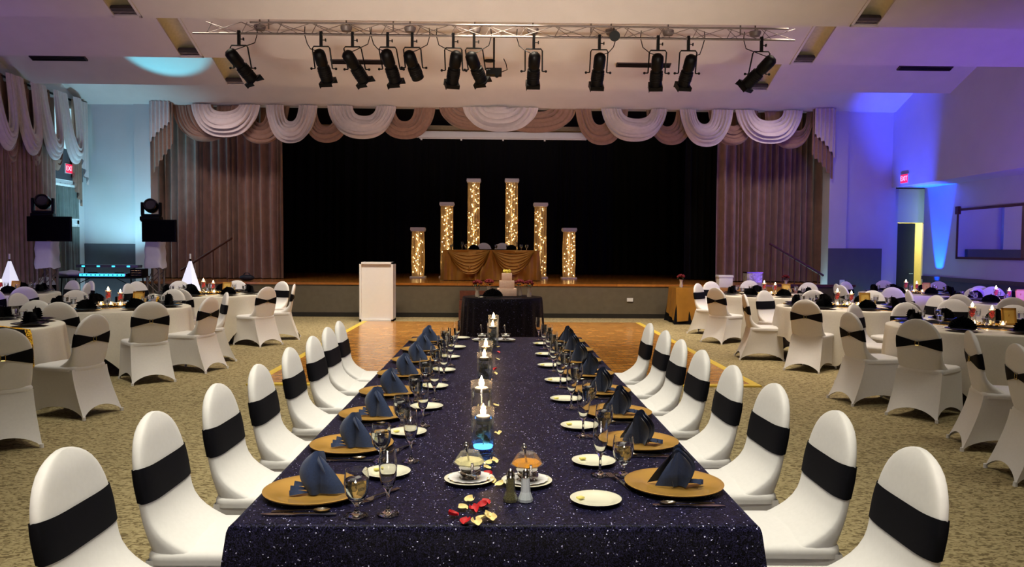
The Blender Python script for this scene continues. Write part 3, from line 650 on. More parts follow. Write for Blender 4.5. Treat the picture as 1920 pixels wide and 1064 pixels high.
# ================================================================== CHAIRS
def ease(a, b, t): t = max(0, min(1, t)); t = t*t*(3-2*t); return a+(b-a)*t
def back_rear(z):      # y of the rear face of the backrest; chair faces +y
    return -.225-.085*max(0, (z-.45)/.48)
def back_front(z):
    y = back_rear(z)+.05
    if z < .62: y += .155*((.62-z)/.16)**2.6
    return y
def hw(z):
    if z < .70: return .205
    t = min(1, (z-.70)/.232); return .205*max(0, 1-t**2.25)**.5
def chair_parts(front_flat):
    rows = [.455, .465, .478, .495, .515, .54, .57, .60, .64, .68, .71, .74, .77, .80, .83, .855, .88, .9, .915, .925, .9305]
    n = 32
    def sec(z, grow=0, zoff=None):
        h = max(.008, hw(z))+grow; t = 1 if z < .86 else max(.25, 1-((z-.86)/.075)**2*.7)
        yf, yb = back_front(z), back_rear(z); m_ = (yf+yb)/2; th = (yf-yb)/2*t+grow
        out = []
        for i in range(n):
            a = 2*PI*i/n; c, s = math.cos(a), math.sin(a)
            out.append((h*math.copysign(abs(c)**.42, c), m_+th*math.copysign(abs(s)**.55, s), z))
        return out
    b = MB(); vs = []; fs = []
    for z in rows: vs += sec(z)
    for j in range(len(rows)-1):
        for i in range(n): k = (i+1) % n; fs.append((j*n+i, j*n+k, (j+1)*n+k, (j+1)*n+i))
    fs.append(tuple((len(rows)-1)*n+i for i in range(n))); b.add(vs, fs)
    # sash: level band in front, pinched into a bow behind
    sm = MB(); vs = []; R_ = 5; ns = 64
    for j in range(R_):
        v = j/(R_-1)*2-1
        for i in range(ns):
            a = 2*PI*i/ns; c, s = math.cos(a), math.sin(a)
            hx = .205; x = hx*math.copysign(abs(c)**.42, c)
            if s >= -.02: half = .062
            else: half = .013+.045*min(1, abs(x)/.19)
            z = .705+v*half+(.002*math.sin(a*3) if s > 0 else 0)
            h = hw(z)+.004; yf, yb = back_front(z), back_rear(z); m_ = (yf+yb)/2; th = (yf-yb)/2+.004+.002*(1-abs(v))
            if s < 0: th += .006*(1-min(1, abs(x)/.06))
            vs.append((h*math.copysign(abs(c)**.42, c), m_+th*math.copysign(abs(s)**.55, s), z))
    fs = [(j*ns+i, j*ns+(i+1) % ns, (j+1)*ns+(i+1) % ns, (j+1)*ns+i) for j in range(R_-1) for i in range(ns)]
    sm.add(vs, fs)
    # seat cushion, rounded
    def rr(hx, y0, y1, r, m_=6):
        pts = []
        for (cx, cy, a0) in ((hx-r, y1-r, 0), (-hx+r, y1-r, 90), (-hx+r, y0+r, 180), (hx-r, y0+r, 270)):
            for q in range(m_): a = math.radians(a0+90*q/(m_-1)); pts.append((cx+r*math.cos(a), cy+r*math.sin(a)))
        return pts
    st = MB(); vs = []; lv = [(.0, .425), (.0, .44), (.0, .452), (-.008, .464), (-.03, .472), (-.09, .477), (-.16, .479)]
    for g, z in lv:
        vs += [(x, y, z+.006*(1-abs(x)/.2)*(z > .47)) for x, y in rr(.212+g, -.225-g*.6, .225+g, .05+max(g, -.03))]
    m_ = 24; fs = [(j*m_+i, j*m_+(i+1) % m_, (j+1)*m_+(i+1) % m_, (j+1)*m_+i) for j in range(len(lv)-1) for i in range(m_)]
    fs.append(tuple((len(lv)-1)*m_+i for i in range(m_))); st.add(vs, fs)
    # stretched skirt: four corners reach the feet, hem arches between them
    feet = {(1, 1): (.225, .245), (-1, 1): (-.225, .245), (-1, -1): (-.235, -.37), (1, -1): (.235, -.37)}
    order = [(1, 1), (-1, 1), (-1, -1), (1, -1)]; q = 13; sk = MB(); vs = []; L_ = 12
    top = {(1, 1): (.205, .218), (-1, 1): (-.205, .218), (-1, -1): (-.207, -.222), (1, -1): (.207, -.222)}
    for j in range(L_):
        v = j/(L_-1)
        for c in range(4):
            A, B = order[c], order[(c+1) % 4]
            def cor(K):
                t_, f_ = top[K], feet[K]; p = v**(1.35 if K[1] < 0 else 1.1)
                return Vector((t_[0]+(f_[0]-t_[0])*p, t_[1]+(f_[1]-t_[1])*p, 0))
            a, b_ = cor(A), cor(B)
            for i in range(q):
                u = i/q; p = a.lerp(b_, u); arch = (4*u*(1-u))**.75
                rear = (c == 2)
                hem = .002+(.10 if not rear else .10)*arch
                z = .44+(hem-.44)*v
                nrm = Vector((-(b_-a).y, (b_-a).x, 0)).normalized()
                p += nrm*(.030*arch*math.sin(PI*min(1, v*1.0)*.62))*(1 if True else 0)*(-1 if False else 1)
                vs.append((p.x, p.y, z))
    m_ = 4*q; fs = [(j*m_+i, j*m_+(i+1) % m_, (j+1)*m_+(i+1) % m_, (j+1)*m_+i) for j in range(L_-1) for i in range(m_)]
    sk.add(vs, fs)
    bk = MB(); yb = back_rear(.705)-.012
    bk.tube([(-.016, yb, .684), (-.016, yb, .726), (.016, yb, .726), (.016, yb, .684), (-.016, yb, .684)], .004, 6)
    ft = [(x*.97, y*.985) for x, y in feet.values()]
    return b, sm, st, sk, bk, ft
_b, _s, _st, _sk, _bk, _ft = chair_parts(True)
def make_chair():
    t = thing('banquet_chair', 'chair', 'chair')
    obj('backrest', _b, M['spandex'], t); obj('seat', _st, M['spandex'], t)
    sk = _sk.mesh('skirt', M['spandex'])
    obj('skirt', sk, None, t)
    for x, y in _ft:
        obj('foot', MB().lathe([(0, 0), (.016, 0), (.014, .03), (0, .03)], 8, Matrix.Translation((x, y, 0))), M['spandex'], t)
    s = obj('sash', _s, M['sash'], t); obj('buckle', _bk, M['buckle'], s, label='small gold buckle')
    return t
CH = Proto(make_chair())
def chair(x, y, tx, ty_, lab, group):
    return CH.put((x, y, 0), math.atan2(ty_-y, tx-x)-PI/2, lab, group)
ORD = ['nearest the camera', 'second from the camera', 'third from the camera', 'fourth from the camera', 'fifth from the camera', 'sixth from the camera', 'seventh from the camera', 'farthest from the camera']
random.seed(3)
LCH = [(140, 845), (305, 775), (413, 722), (490, 685), (548, 653), (590, 632), (618, 615), (640, 603)]
RCH = [(1710, 843), (1560, 773), (1455, 722), (1375, 687), (1317, 658), (1277, 638), (1248, 621), (1218, 607)]
for sd, lst, sn in ((-1, LCH, 'left'), (1, RCH, 'right')):
    for k, (px, py) in enumerate(lst):
        p = at_z(px, py, .928); x = p.x - sd*(-.0) ; x0 = x-sd*((.243 if k < 2 else .262) if sd < 0 else (.258 if k < 2 else .278))
        CH.put((x0, p.y, 0), (-PI/2 if sd < 0 else PI/2)+random.uniform(-.03, .03),
               'white chair with black band, %s side of long table, %s' % (sn, ORD[k]), 'chairs along the long table')

# ================================================================== LONG TABLE
TZ = .755; TY0, TY1, THW = 2.26, 7.14, .765
def box_cloth(x0, x1, y0, y1, zt, zb, seed, open_far=False, flare=.05, r=.03):
    rnd = random.Random(seed); ph = [rnd.uniform(0, 6) for _ in range(6)]
    per = []
    N = 46
    def side(a, b, n):
        return [(a[0]+(b[0]-a[0])*i/n, a[1]+(b[1]-a[1])*i/n) for i in range(n)]
    nx = 34; ny = int(nx*(y1-y0)/(x1-x0)*.7)
    per = side((x0, y0), (x1, y0), nx)+side((x1, y0), (x1, y1), ny)+side((x1, y1), (x0, y1), nx)+side((x0, y1), (x0, y0), ny)
    n = len(per); cx, cy = (x0+x1)/2, (y0+y1)/2; m = MB(); vs = []
    lev = [(0, 0, 1), (.0, .0, .995), (.6, .3, 0), (1, 1, 0)]
    rows = [(-.010, zt), (0, zt-.001), (.006, zt-.006), (.010, zt-.02)]+[(.012+flare*(k/9)**1.2, zt-.02-(zt-.02-zb)*k/9) for k in range(1, 10)]
    for j, (o, z) in enumerate(rows):
        f = max(0, (j-3)/9)
        for i, (x, y) in enumerate(per):
            fx = 1 if x >= x1-1e-6 else (-1 if x <= x0+1e-6 else 0); fy = 1 if y >= y1-1e-6 else (-1 if y <= y0+1e-6 else 0)
            s_ = i/n*2*PI
            d = o+f*.022*math.sin(s_*23+ph[0]+.8*math.sin(s_*5+ph[1]))
            if fx and fy: d = o*1.25+f*.03
            vs.append((x+fx*d, y+fy*d, z))
    fs = [(j*n+i, j*n+(i+1) % n, (j+1)*n+(i+1) % n, (j+1)*n+i) for j in range(len(rows)-1) for i in range(n)]
    fs.append(tuple(range(n))[::-1]); m.add(vs, fs); return m
ymid = (TY0+TY1)/2
tag(obj('tablecloth', box_cloth(-THW, THW, TY0, ymid+.02, TZ+.002, .02, 3), M['seq']), 'navy sequined cloth covering the near half of the long head table', 'tablecloth', 'sequined cloths on the long table')
tag(obj('tablecloth', box_cloth(-THW, THW, ymid, TY1, TZ, .02, 4), M['seq']), 'navy sequined cloth covering the far half of the long head table', 'tablecloth', 'sequined cloths on the long table')

# ---- tableware prototypes (origin on the table top)
def p_charger():
    m = MB(); m.lathe([(0, .003), (.085, .003), (.098, .006), (.108, .012), (.150, .017), (.163, .020), (.166, .019), (.163, .014), (.10, .004), (.085, 0), (0, 0)], 48)
    return tag(obj('charger_plate', m, M['gold']), 'x', 'charger plate')
def p_plate():
    t = thing('bread_plate', 'x', 'plate')
    m = MB(); m.lathe([(0, .004), (.048, .004), (.056, .008), (.078, .014), (.082, .0135), (.078, .010), (.05, .001), (0, .001)], 40); obj('plate', m, M['china'], t)
    bt = MB(); bt.box(-.012, .012, -.009, .009, .005, .012, Matrix.Translation((-.045, .02, .002)) @ Matrix.Rotation(.4, 4, 'Z')); obj('butter_pat', bt, M['butter'], t, True, .003)
    return t
def p_goblet():
    t = thing('water_goblet', 'x', 'glass')
    m = MB(); o = [(.035, .001), (.034, .004), (.012, .009), (.007, .016), (.007, .032), (.012, .040), (.024, .052), (.034, .07), (.038, .095), (.0365, .12), (.033, .142)]
    i = [(.0318, .142), (.035, .12), (.0365, .095), (.0325, .071), (.022, .054), (.005, .046)]
    m.lathe([(0.0005, 0.001)]+o+i+[(.0005, .046)], 28); obj('glass', m, M['crystal'], t)
    wt = MB(); wt.lathe([(.0005, .0475), (.005, .0475), (.0215, .0552), (.032, .0715), (.036, .095), (.0355, .112), (.0005, .112)], 24); obj('water', wt, M['water'], t)
    ic = MB()
    for q, (x_, y_, z_) in enumerate(((-.012, .006, .085), (.013, -.008, .092), (.002, .012, .104), (-.008, -.014, .106), (.012, .010, .072))):
        ic.box(-.010, .010, -.009, .009, -.009, .009, Matrix.Translation((x_, y_, z_)) @ Matrix.Rotation(q*1.1, 4, 'Z') @ Matrix.Rotation(q*.7, 4, 'X'))
    obj('ice', ic, M['ice'], t, False)
    return t
def p_flute():
    t = thing('champagne_flute', 'x', 'glass')
    m = MB(); o = [(.0005, .001), (.034, .001), (.033, .004), (.012, .009), (.005, .018), (.0045, .062), (.008, .072), (.019, .09), (.026, .12), (.0275, .15), (.0255, .18), (.0245, .20)]
    i = [(.0235, .20), (.0245, .18), (.0262, .15), (.0247, .12), (.017, .092), (.004, .08), (.0005, .08)]
    m.lathe(o+i, 28); obj('glass', m, M['crystal'], t); return t
def cutlery(kind):
    m = MB()
    def bar(pts, w_, th=.0022):
        for (a, b, wa, wb, za, zb) in pts:
            m.add([(-wa, a, za), (wa, a, za), (wa, a, za+th), (-wa, a, za+th), (-wb, b, zb), (wb, b, zb), (wb, b, zb+th), (-wb, b, zb+th)], [(0, 1, 2, 3), (4, 7, 6, 5), (0, 4, 5, 1), (1, 5, 6, 2), (2, 6, 7, 3), (3, 7, 4, 0)])
    if kind == 'fork':
        bar([(-.10, -.07, .008, .009, .001, .002), (-.07, .0, .009, .004, .002, .006), (0, .03, .004, .0035, .006, .008), (.03, .045, .0035, .012, .008, .004), (.045, .055, .012, .012, .004, .003)], 0)
        for k in range(4):
            x = -.0095+k*.0063
            m.add([(x-.0018, .055, .003), (x+.0018, .055, .003), (x+.0018, .055, .005), (x-.0018, .055, .005), (x-.001, .098, .006), (x+.001, .098, .006), (x+.001, .098, .0075), (x-.001, .098, .0075)], [(0, 1, 2, 3), (4, 7, 6, 5), (0, 4, 5, 1), (1, 5, 6, 2), (2, 6, 7, 3), (3, 7, 4, 0)])
    elif kind == 'knife':
        bar([(-.11, -.08, .007, .009, .001, .001), (-.08, .0, .009, .006, .001, .002), (0, .02, .006, .009, .002, .001), (.02, .09, .009, .0085, .001, .001), (.09, .115, .0085, .002, .001, .001)], 0, .003)
    else:
        bar([(-.09, -.06, .007, .009, .001, .002), (-.06, .0, .009, .004, .002, .005), (0, .035, .004, .0035, .005, .006)], 0)
        m.grid(12, 6, lambda u, v: (.019*v*math.cos(2*PI*u), .06+.028*v*math.sin(2*PI*u), .001+.006*v*v), closed=True)
    return m
def p_cut(kind, nm):
    return tag(obj(nm, cutlery(kind), M['silver']), 'x', nm.replace('_', ' '))
def p_bird_napkin():
    m = MB()
    def sheet(H, yo, sc, k):       # rounded leaf on the left of the spine
        def fn(u, v):
            xl = -.018-.048*sc*math.sin(PI*min(1, v*.86+.10))**.9; xr = .016+.010*math.sin(PI*v)
            top = .012*math.sin(PI*u)*(v**6)
            return (xl+(xr-xl)*u, yo-(.036*sc)*math.sin(PI*u)**.8*(1-.35*v)+.018*v*v, .004+H*v**.92+top-.012*(1-u)*v**4)
        m.grid(13, 13, fn)
    sheet(.165, -.004, 1, 0); sheet(.158, .018, .9, 1); sheet(.145, .034, .7, 2)
    def wing(H, yo, reach, bow):   # broad flap running down to a flat corner on the right
        def fn(u, v):
            xo = .012+reach*(1-v)**.9; z = .004+H*v
            return (.0+(xo-.0)*u, yo-bow*math.sin(PI*u)*(1-.5*v)+.016*v, z*(1-.10*u*v)+.004*math.sin(PI*u))
        m.grid(12, 12, fn)
    sc_ = .84
    wing(.160, -.014, .098, .022); wing(.150, .020, .070, -.014)
    m.grid(9, 9, lambda u, v: (.004+.05*v, -.020+.012*u-.018*math.sin(PI*u)*(1-v), .13-.10*v+.025*u))
    for k in range(3):             # pleated tail at the foot on the left
        a0 = PI-.42+.34*k; zz = .004+.009*(2-k)
        m.grid(7, 8, lambda u, v: ((.012+.085*v)*math.cos(a0+.26*(2*u-1)*v*(1.1-v)*2.2), (.012+.085*v)*math.sin(a0+.26*(2*u-1)*v*(1.1-v)*2.2)-.012, zz+.020*v*(1-abs(2*u-1))+.006*math.sin(PI*v)))
    m.v = [(x*.9, y*.9, z*.80) for x, y, z in m.v]
    return tag(obj('folded_napkin', m, M['navy']), 'x', 'napkin')
PR = {'charger': Proto(p_charger()), 'plate': Proto(p_plate()), 'goblet': Proto(p_goblet()), 'flute': Proto(p_flute()), 'napkin': Proto(p_bird_napkin()),
      'fork': Proto(p_cut('fork', 'dinner_fork')), 'knife': Proto(p_cut('knife', 'table_knife')), 'spoon': Proto(p_cut('spoon', 'teaspoon'))}
PO = ['first', 'second', 'third', 'fourth', 'fifth', 'sixth', 'seventh', 'eighth']
random.seed(11)
LY = [2.54, 3.14, 3.72, 4.31, 4.93, 5.54, 6.12, 6.72]; RY = [2.62, 3.20, 3.78, 4.37, 4.97, 5.55, 6.14, 6.72]
LPX = [2.76, 3.37, 3.92, 4.5, 5.1, 5.72, 6.3, 6.95]; LPXx = [-.385, -.383, -.35, -.36, -.35, -.35, -.33, -.32]
RPX = [2.46, 2.91, 3.50, 4.13, 4.72, 5.33, 5.9, 6.55]; RPXx = [.317, .365, .37, .365, .37, .36, .37, .38]
for sd, Ys, PY, PX_, sn in ((-1, LY, LPX, LPXx, 'left'), (1, RY, RPX, RPXx, 'right')):
    for k in range(8):
        w_ = '%s side of long table, %s place from camera' % (sn, PO[k])
        y = Ys[k]; x = sd*(.590+random.uniform(-.012, .012)); z = TZ+.004
        j = lambda s=.01: random.uniform(-s, s)
        PR['charger'].put((x, y, z), 0, 'round gold charger plate, '+w_, 'gold chargers on the long table')
        PR['napkin'].put((x+.01, y-.005, z+.004), random.uniform(-.3, .3)+(0 if sd < 0 else PI-.35), 'navy bird-folded napkin, '+w_, 'navy napkins on the long table')
        gx, gy = (-.425, -.21) if sd < 0 else (.455, .13)
        PR['goblet'].put((gx+j(), y+gy+j(), z), 0, 'goblet of iced water, '+w_, 'water goblets on the long table')
        fx, fy = (-.325, -.20) if sd < 0 else (.375, .14)
        PR['flute'].put((fx+j(), y+fy+j(), z), 0, 'empty champagne flute, '+w_, 'champagne flutes on the long table')
        PR['plate'].put((PX_[k], PY[k], z), random.uniform(-.3, .3), 'white bread plate with butter, '+w_, 'bread plates on the long table')
        PR['fork'].put((sd*(.375 if sd < 0 else .425), y-.03 if sd < 0 else y+.05, z), (2.6 if sd < 0 else .25)+j(.15), 'steel fork beside glasses, '+w_, 'forks on the long table')
        PR['knife'].put((x-.0, y-.20 if sd > 0 else y-.205, z), PI/2*sd+PI+j(.06), 'steel knife before charger, '+w_, 'knives on the long table')
        PR['spoon'].put((x-.0, y-.185+.004 if sd > 0 else y-.178, z), PI/2*sd+j(.05), 'steel teaspoon beside knife, '+w_, 'teaspoons on the long table')

# ---- candle cylinders
def candle_vase(x, y, hring, h, lab, led):
    t = thing('candle_vase', lab, 'candle vase', (x, y, TZ+.004), 0, 'floating candle vases on the long table'); r = .044
    g = MB(); g.lathe([(.0005, .001), (r, .001), (r, h), (r-.003, h), (r-.003, .008), (.0005, .008)], 32); obj('glass_cylinder', g, M['glass'], t)
    wtr = MB(); wtr.lathe([(.0005, .009), (r-.0045, .009), (r-.0045, hring), (.0005, hring)], 28); obj('water', wtr, M['water'], t)
    c = obj('floating_candle', MB().lathe([(.0005, hring-.014), (.022, hring-.012), (.028, hring+.006), (.024, hring+.009), (.0005, hring+.008)], 20), M['wax'], t)
    obj('flame', MB().lathe([(.0005, hring+.008), (.010, hring+.016), (.0115, hring+.026), (.006, hring+.042), (.0005, hring+.056)], 12), M['flame'], c)
    rnd = random.Random(int(y*100))
    st = MB()
    for q in range(16):
        a = rnd.uniform(0, 6.28); rr_ = rnd.uniform(.0, .03); st.ball((rr_*math.cos(a), rr_*math.sin(a), .012+.008*rnd.random()), .007, 7, 5)
    o = obj('glass_stones', st, mat('blue glass stones', (20, 40, 120), .1, noise=.3), t)
    if led: obj('light_puck', MB().lathe([(.0005, .022), (.03, .022), (.033, .030), (.028, .036), (.0005, .036)], 20), M['blueled'], t)
    fl = MB()
    for q in range(5):
        a = q*1.3; fl.ball((.012*math.cos(a), .012*math.sin(a), .05+.012*q), .011, 8, 6)
    fl.tube([(0, 0, .03), (.003, 0, .07), (-.004, .002, .12)], .0025, 5)
    obj('submerged_flowers', fl, M['yellow'], t)
for (x, y, hr, h, lab, led) in ((-.052, 3.05, .142, .180, 'shorter glass cylinder with floating candle and blue light, nearest on the long table', True),
                                (-.062, 3.19, .228, .262, 'taller glass cylinder with floating candle just behind the nearest one', False),
                                (-.075, 4.64, .150, .185, 'shorter glass candle cylinder at the middle of the long table', False),
                                (-.068, 4.80, .195, .235, 'taller glass candle cylinder at the middle of the long table', False),
                                (-.036, 6.35, .165, .20, 'shorter glass candle cylinder at the far end of the long table', False),
                                (-.030, 6.50, .215, .25, 'taller glass candle cylinder at the far end of the long table', False)):
    candle_vase(x, y, hr, h, lab, led)
# ---- sugar and creamer bowls on doilied plates
def condiment(x, y, lab, content, cov=True):
    t = thing('condiment_bowl', lab, 'condiment bowl', (x, y, TZ+.004+.012), 0)
    b = MB(); b.lathe([(.0005, .0), (.028, .0), (.026, .004), (.008, .008), (.008, .014), (.03, .026), (.042, .044), (.044, .052), (.041, .052), (.037, .042), (.0005, .024)], 28); obj('bowl', b, M['silver'], t)
    obj('rim_leaves', MB().grid(24, 4, lambda u, v: ((.012+.028*v)*math.cos(2*PI*u), (.012+.028*v)*math.sin(2*PI*u), .012+.006*v+.006*v*math.sin(8*PI*u)), closed=True), M['silver'], t)
    if content:
        obj('contents', MB().lathe([(.0005, .046), (.041, .046), (.052, .055), (.045, .064), (.0005, .064)], 8), content, t, False)
        l = MB(); l.lathe([(.058, .052), (.030, .094), (.0005, .098), (.0005, .0965), (.0285, .0925), (.056, .052)], 6); obj('glass_lid', l, M['glass'], t, False)
        obj('handle_band', MB().box(.006, .016, -.06, -.052, .03, .066), M['silver'], t, False, .002)
    sp = MB(); sp.tube([(.0, -.01, .05), (-.006, -.02, .09), (-.010, -.026, .118)], [.003, .0035, .006], 8).ball((-.0105, -.027, .12), .009, 10, 7, (1, .5, 1.3)); obj('spoon_handle', sp, M['silver'], t)
def doily_plate(x, y, lab):
    t = thing('saucer', lab, 'saucer', (x, y, TZ+.004), 0, 'saucers under the condiment bowls')
    m = MB(); m.lathe([(0.0005, .004), (.048, .004), (.06, .008), (.083, .013), (.087, .0125), (.083, .009), (.05, .001), (0.0005, .001)], 40); obj('plate', m, M['china'], t)
    n = 48; d = MB(); d.lathe([(0.0005, .0105), (.045, .0105), (.0005, .0100)], n)
    d.grid(n, 3, lambda u, v: ((.045+.028*v+.003*math.sin(2*PI*u*16)*v)*math.cos(2*PI*u), (.045+.028*v+.003*math.sin(2*PI*u*16)*v)*math.sin(2*PI*u), .0105+.006*v), closed=True)
    obj('paper_doily', d, M['white'], t)
amber = mat('orange preserve', (226, 150, 30), .35, noise=.08); cream_ = mat('creamer cups', (226, 216, 160), .5, noise=.08)
for (x, y, lab, c, dl) in ((-.092, 2.68, 'silver bowl of cream coloured packets under clear lid, near left of candles', cream_, 'bowl of cream coloured packets'), (.105, 2.66, 'silver bowl with orange packets under a clear lid, behind the two shakers', amber, 'bowl of orange packets'),
                       (-.130, 6.80, 'small silver bowl at the far end of the long table, left of candles', None, 'far silver bowl left of the candles'), (.075, 6.80, 'small silver bowl at the far end of the long table, right of candles', None, 'far silver bowl right of the candles')):
    doily_plate(x, y, 'white doilied saucer under the '+dl); condiment(x, y, lab, c)
def shaker(x, y, lab, mt):
    t = thing('shaker', lab, 'salt and pepper shaker', (x, y, TZ+.004), 0)
    g = MB(); g.lathe([(.0005, 0), (.024, 0), (.0235, .008), (.0155, .03), (.013, .07), (.012, .076), (.0005, .076)], 8); obj('faceted_glass', g, mt, t, False)
    obj('cap', MB().lathe([(.0005, .076), (.0135, .076), (.0135, .084), (.010, .096), (.004, .103), (.0005, .104)], 16), M['silver'], t)
shaker(.046, 2.47, 'glass pepper shaker with silver cap, left of the salt shaker', mat('ground pepper behind glass', (96, 92, 66), .2, noise=.35, nscale=400, coat=1))
shaker(.094, 2.47, 'glass salt shaker with silver cap right of the pepper', mat('salt behind glass', (214, 222, 232), .2, noise=.03, nscale=400, coat=1))
# ---- rose petals
def petal_mesh(seed):
    rnd = random.Random(seed); m = MB(); L = .030; W2 = .017; c1 = rnd.uniform(.004, .010)
    m.grid(9, 9, lambda u, v: (W2*(2*u-1)*(math.sin(PI*min(.98, .12+.80*v)))**.7, L*(v-.5), .002+c1*((2*u-1)**2)+.006*v*v+.002*math.sin(5*u+3*v+seed)))
    return m
PM = [petal_mesh(k).mesh('rose_petal', M['red']) for k in range(3)]; PY_ = [petal_mesh(k+5).mesh('rose_petal', M['yellow']) for k in range(3)]
pet = [(850, 969, 'r', 1.4), (873, 980, 'r', -.6), (889, 958, 'r', .5), (905, 952, 'r', -1.2), (910, 945, 'r', .9), (868, 956, 'y', 1.2), (880, 941, 'y', -.9), (893, 984, 'y', .3), (902, 976, 'y', -1.5), (915, 970, 'y', 1.0), (921, 976, 'y', .2),
       (915, 893, 'r', 1.3), (916, 872, 'y', -1.1), (926, 868, 'y', .7), (914, 881, 'y', 1.8), (937, 912, 'y', -1.2), (921, 906, 'y', .4), (934, 815, 'y', .1), (930, 763, 'y', 1.2), (928, 703, 'y', .6), (929, 694, 'r', -.8), (933, 676, 'y', 1.5), (934, 662, 'r', .6), (935, 652, 'y', -.9)]
for i, (px, py, c, rz) in enumerate(pet):
    p = at_z(px, py, TZ+.006)
    o = bpy.data.objects.new('rose_petal', (PM if c == 'r' else PY_)[i % 3]); C.objects.link(o); o.location = p; o.rotation_euler = (.1*math.sin(i), .12*math.cos(i*2), rz)
    where = ('scattered before the saucers at the front of the long table' if py > 940 else 'beside the condiment saucers on the long table' if py > 860 else 'right of the candles along the long table')
    tag(o, '%s rose petal %s' % ('red' if c == 'r' else 'cream', where), 'petal', 'rose petals %s on the long table, %s' % ('red' if c == 'r' else 'cream', 'front' if py > 940 else 'saucers' if py > 860 else 'far'))
random.seed(5)
gm = MB().ball((0, 0, .006), .0065, 6, 5).mesh('table_gem', M['glass'], False)
for i, (px, py) in enumerate(((928, 948), (937, 957), (925, 962), (931, 848), (929, 857), (938, 724), (930, 729), (934, 684), (936, 697), (931, 800))):
    p = at_z(px, py, TZ+.004); o = bpy.data.objects.new('table_gem', gm); C.objects.link(o); o.location = p
    near = py > 900
    tag(o, 'small clear gem scattered %s' % ('beside the red petals at the front of the long table' if near else 'right of the candle cylinders on the long table'), 'gem', 'clear gems near the front petals' if near else 'clear gems along the candles')
# ================================================================== ROUND TABLES
RT = .915; RZ = .762
def round_cloth(seed):
    rnd = random.Random(seed); p1 = rnd.uniform(0, 6); hs = 1.32
    n = 144; rows = [(.0005, 0), (.5, 0), (.86, 0), (.93, 0), (.985, -.001), (.999, -.006), (1.004, -.016)]
    m = MB(); vs = []
    for r, dz in rows:
        for i in range(n):
            a = 2*PI*i/n; vs.append((RT*r*math.cos(a), RT*r*math.sin(a), RZ+.008+dz))
    K = 10
    for k in range(1, K+1):
        v = k/K
        for i in range(n):
            a = 2*PI*i/n; q = abs(((a+PI/4+.3) % (PI/2))-PI/4); drop = min(.72, hs/math.cos(PI/4-abs(PI/4-abs(q))) - RT) if False else min(.715, hs/max(abs(math.cos(a+.3)), abs(math.sin(a+.3)))-RT)
            f = math.sin(a*17+p1+.9*math.sin(a*4))*.55+.45*math.sin(a*9+p1*2)
            rad = RT*1.004+.02*v+v**.8*(.038*f+.030)
            vs.append((rad*math.cos(a), rad*math.sin(a), RZ-.010-(drop-.01)*v))
    R_ = len(rows)+K
    fs = [(j*n+i, j*n+(i+1) % n, (j+1)*n+(i+1) % n, (j+1)*n+i) for j in range(R_-1) for i in range(n)]
    fs.append(tuple(range(n))[::-1]); m.add(vs, fs); return m
rc_mesh = round_cloth(2).mesh('tablecloth', M['linen'])
def make_rt():
    t = thing('round_table', 'x', 'table')
    obj('tabletop', MB().lathe([(.0005, RZ-.03), (RT-.01, RZ-.03), (RT-.01, RZ), (.0005, RZ)], 48), M['trimw'], t, False)
    for sx in (-1, 1):
        for sy in (-1, 1):
            obj('leg', MB().tube([(sx*.42, sy*.36, RZ-.03), (sx*.44, sy*.40, .55), (sx*.52, sy*.46, .35), (sx*.52, sy*.46, .0)], .014), M['bmetal'], t)
    return t
RTP = Proto(make_rt())
def runner_mesh(w_, y0, y1, dz, hang0, hang1, mt, nm):
    m = MB(); h = w_/2; pts = [(y0-.016, RZ+.010+dz-hang0)]
    pts += [(y0-.012+.0, RZ+.0), (y0, RZ+.012+dz), (y1, RZ+.012+dz), (y1+.012, RZ), (y1+.016, RZ+.010+dz-hang1)]
    # bow the hanging parts outside the cloth
    P_ = [(y0-.075-dz, RZ+.01-hang0), (y0-.055-dz, RZ-.12), (y0-.03-dz, RZ-.03), (y0-.005, RZ+.010+dz), (0, RZ+.012+dz), (y1+.005, RZ+.010+dz), (y1+.03+dz, RZ-.03), (y1+.055+dz, RZ-.12), (y1+.075+dz, RZ+.01-hang1)]
    m.grid(12, len(P_), lambda u, v: (-h+w_*u, P_[min(len(P_)-1, int(round(v*(len(P_)-1))))][0]+.008*math.sin(u*14)*(abs(v-.5)*2)**2, P_[min(len(P_)-1, int(round(v*(len(P_)-1))))][1]))
    return m.mesh(nm, mt)
run_b = runner_mesh(.34, -.90, .90, .002, .40, .40, M['blinen'], 'table_runner')
run_g = runner_mesh(.46, -.885, .885, 0, .36, .36, M['goldseq'], 'table_runner')
def fan_napkin():
    m = MB(); K = 14
    def fn(u, v):
        a = PI*(.02+.96*u); r = .012+.105*v; z = .008+r*math.sin(a)*1.0
        return (r*math.cos(a)*1.12, .016*math.cos(u*K*2*PI)*v+.0*(1-v), z)
    m.grid(K*6+1, 5, fn)
    # the folded top piece that stands behind the fan
    m.grid(13, 6, lambda u, v: (.055*(2*u-1)*(1-.45*v)+.012*math.sin(7*u), .028-.01*math.cos(PI*(u-.5)*2), .01+.135*v*(1-.25*abs(2*u-1))+.010*math.sin(u*13)*v))
    m.grid(8, 4, lambda u, v: (.11*(2*u-1), .03*(2*v-1)+.002, .006+.012*math.sin(PI*v)))
    return m.mesh('folded_napkin', M['blinen'])
fan_me = fan_napkin()
bch = MB().lathe([(.0005, .003), (.10, .004), (.115, .012), (.155, .017), (.163, .018), (.16, .013), (.10, 0), (.0005, 0)], 32).mesh('charger_plate', mat('black charger', (16, 16, 18), .25, noise=.1, coat=.4))
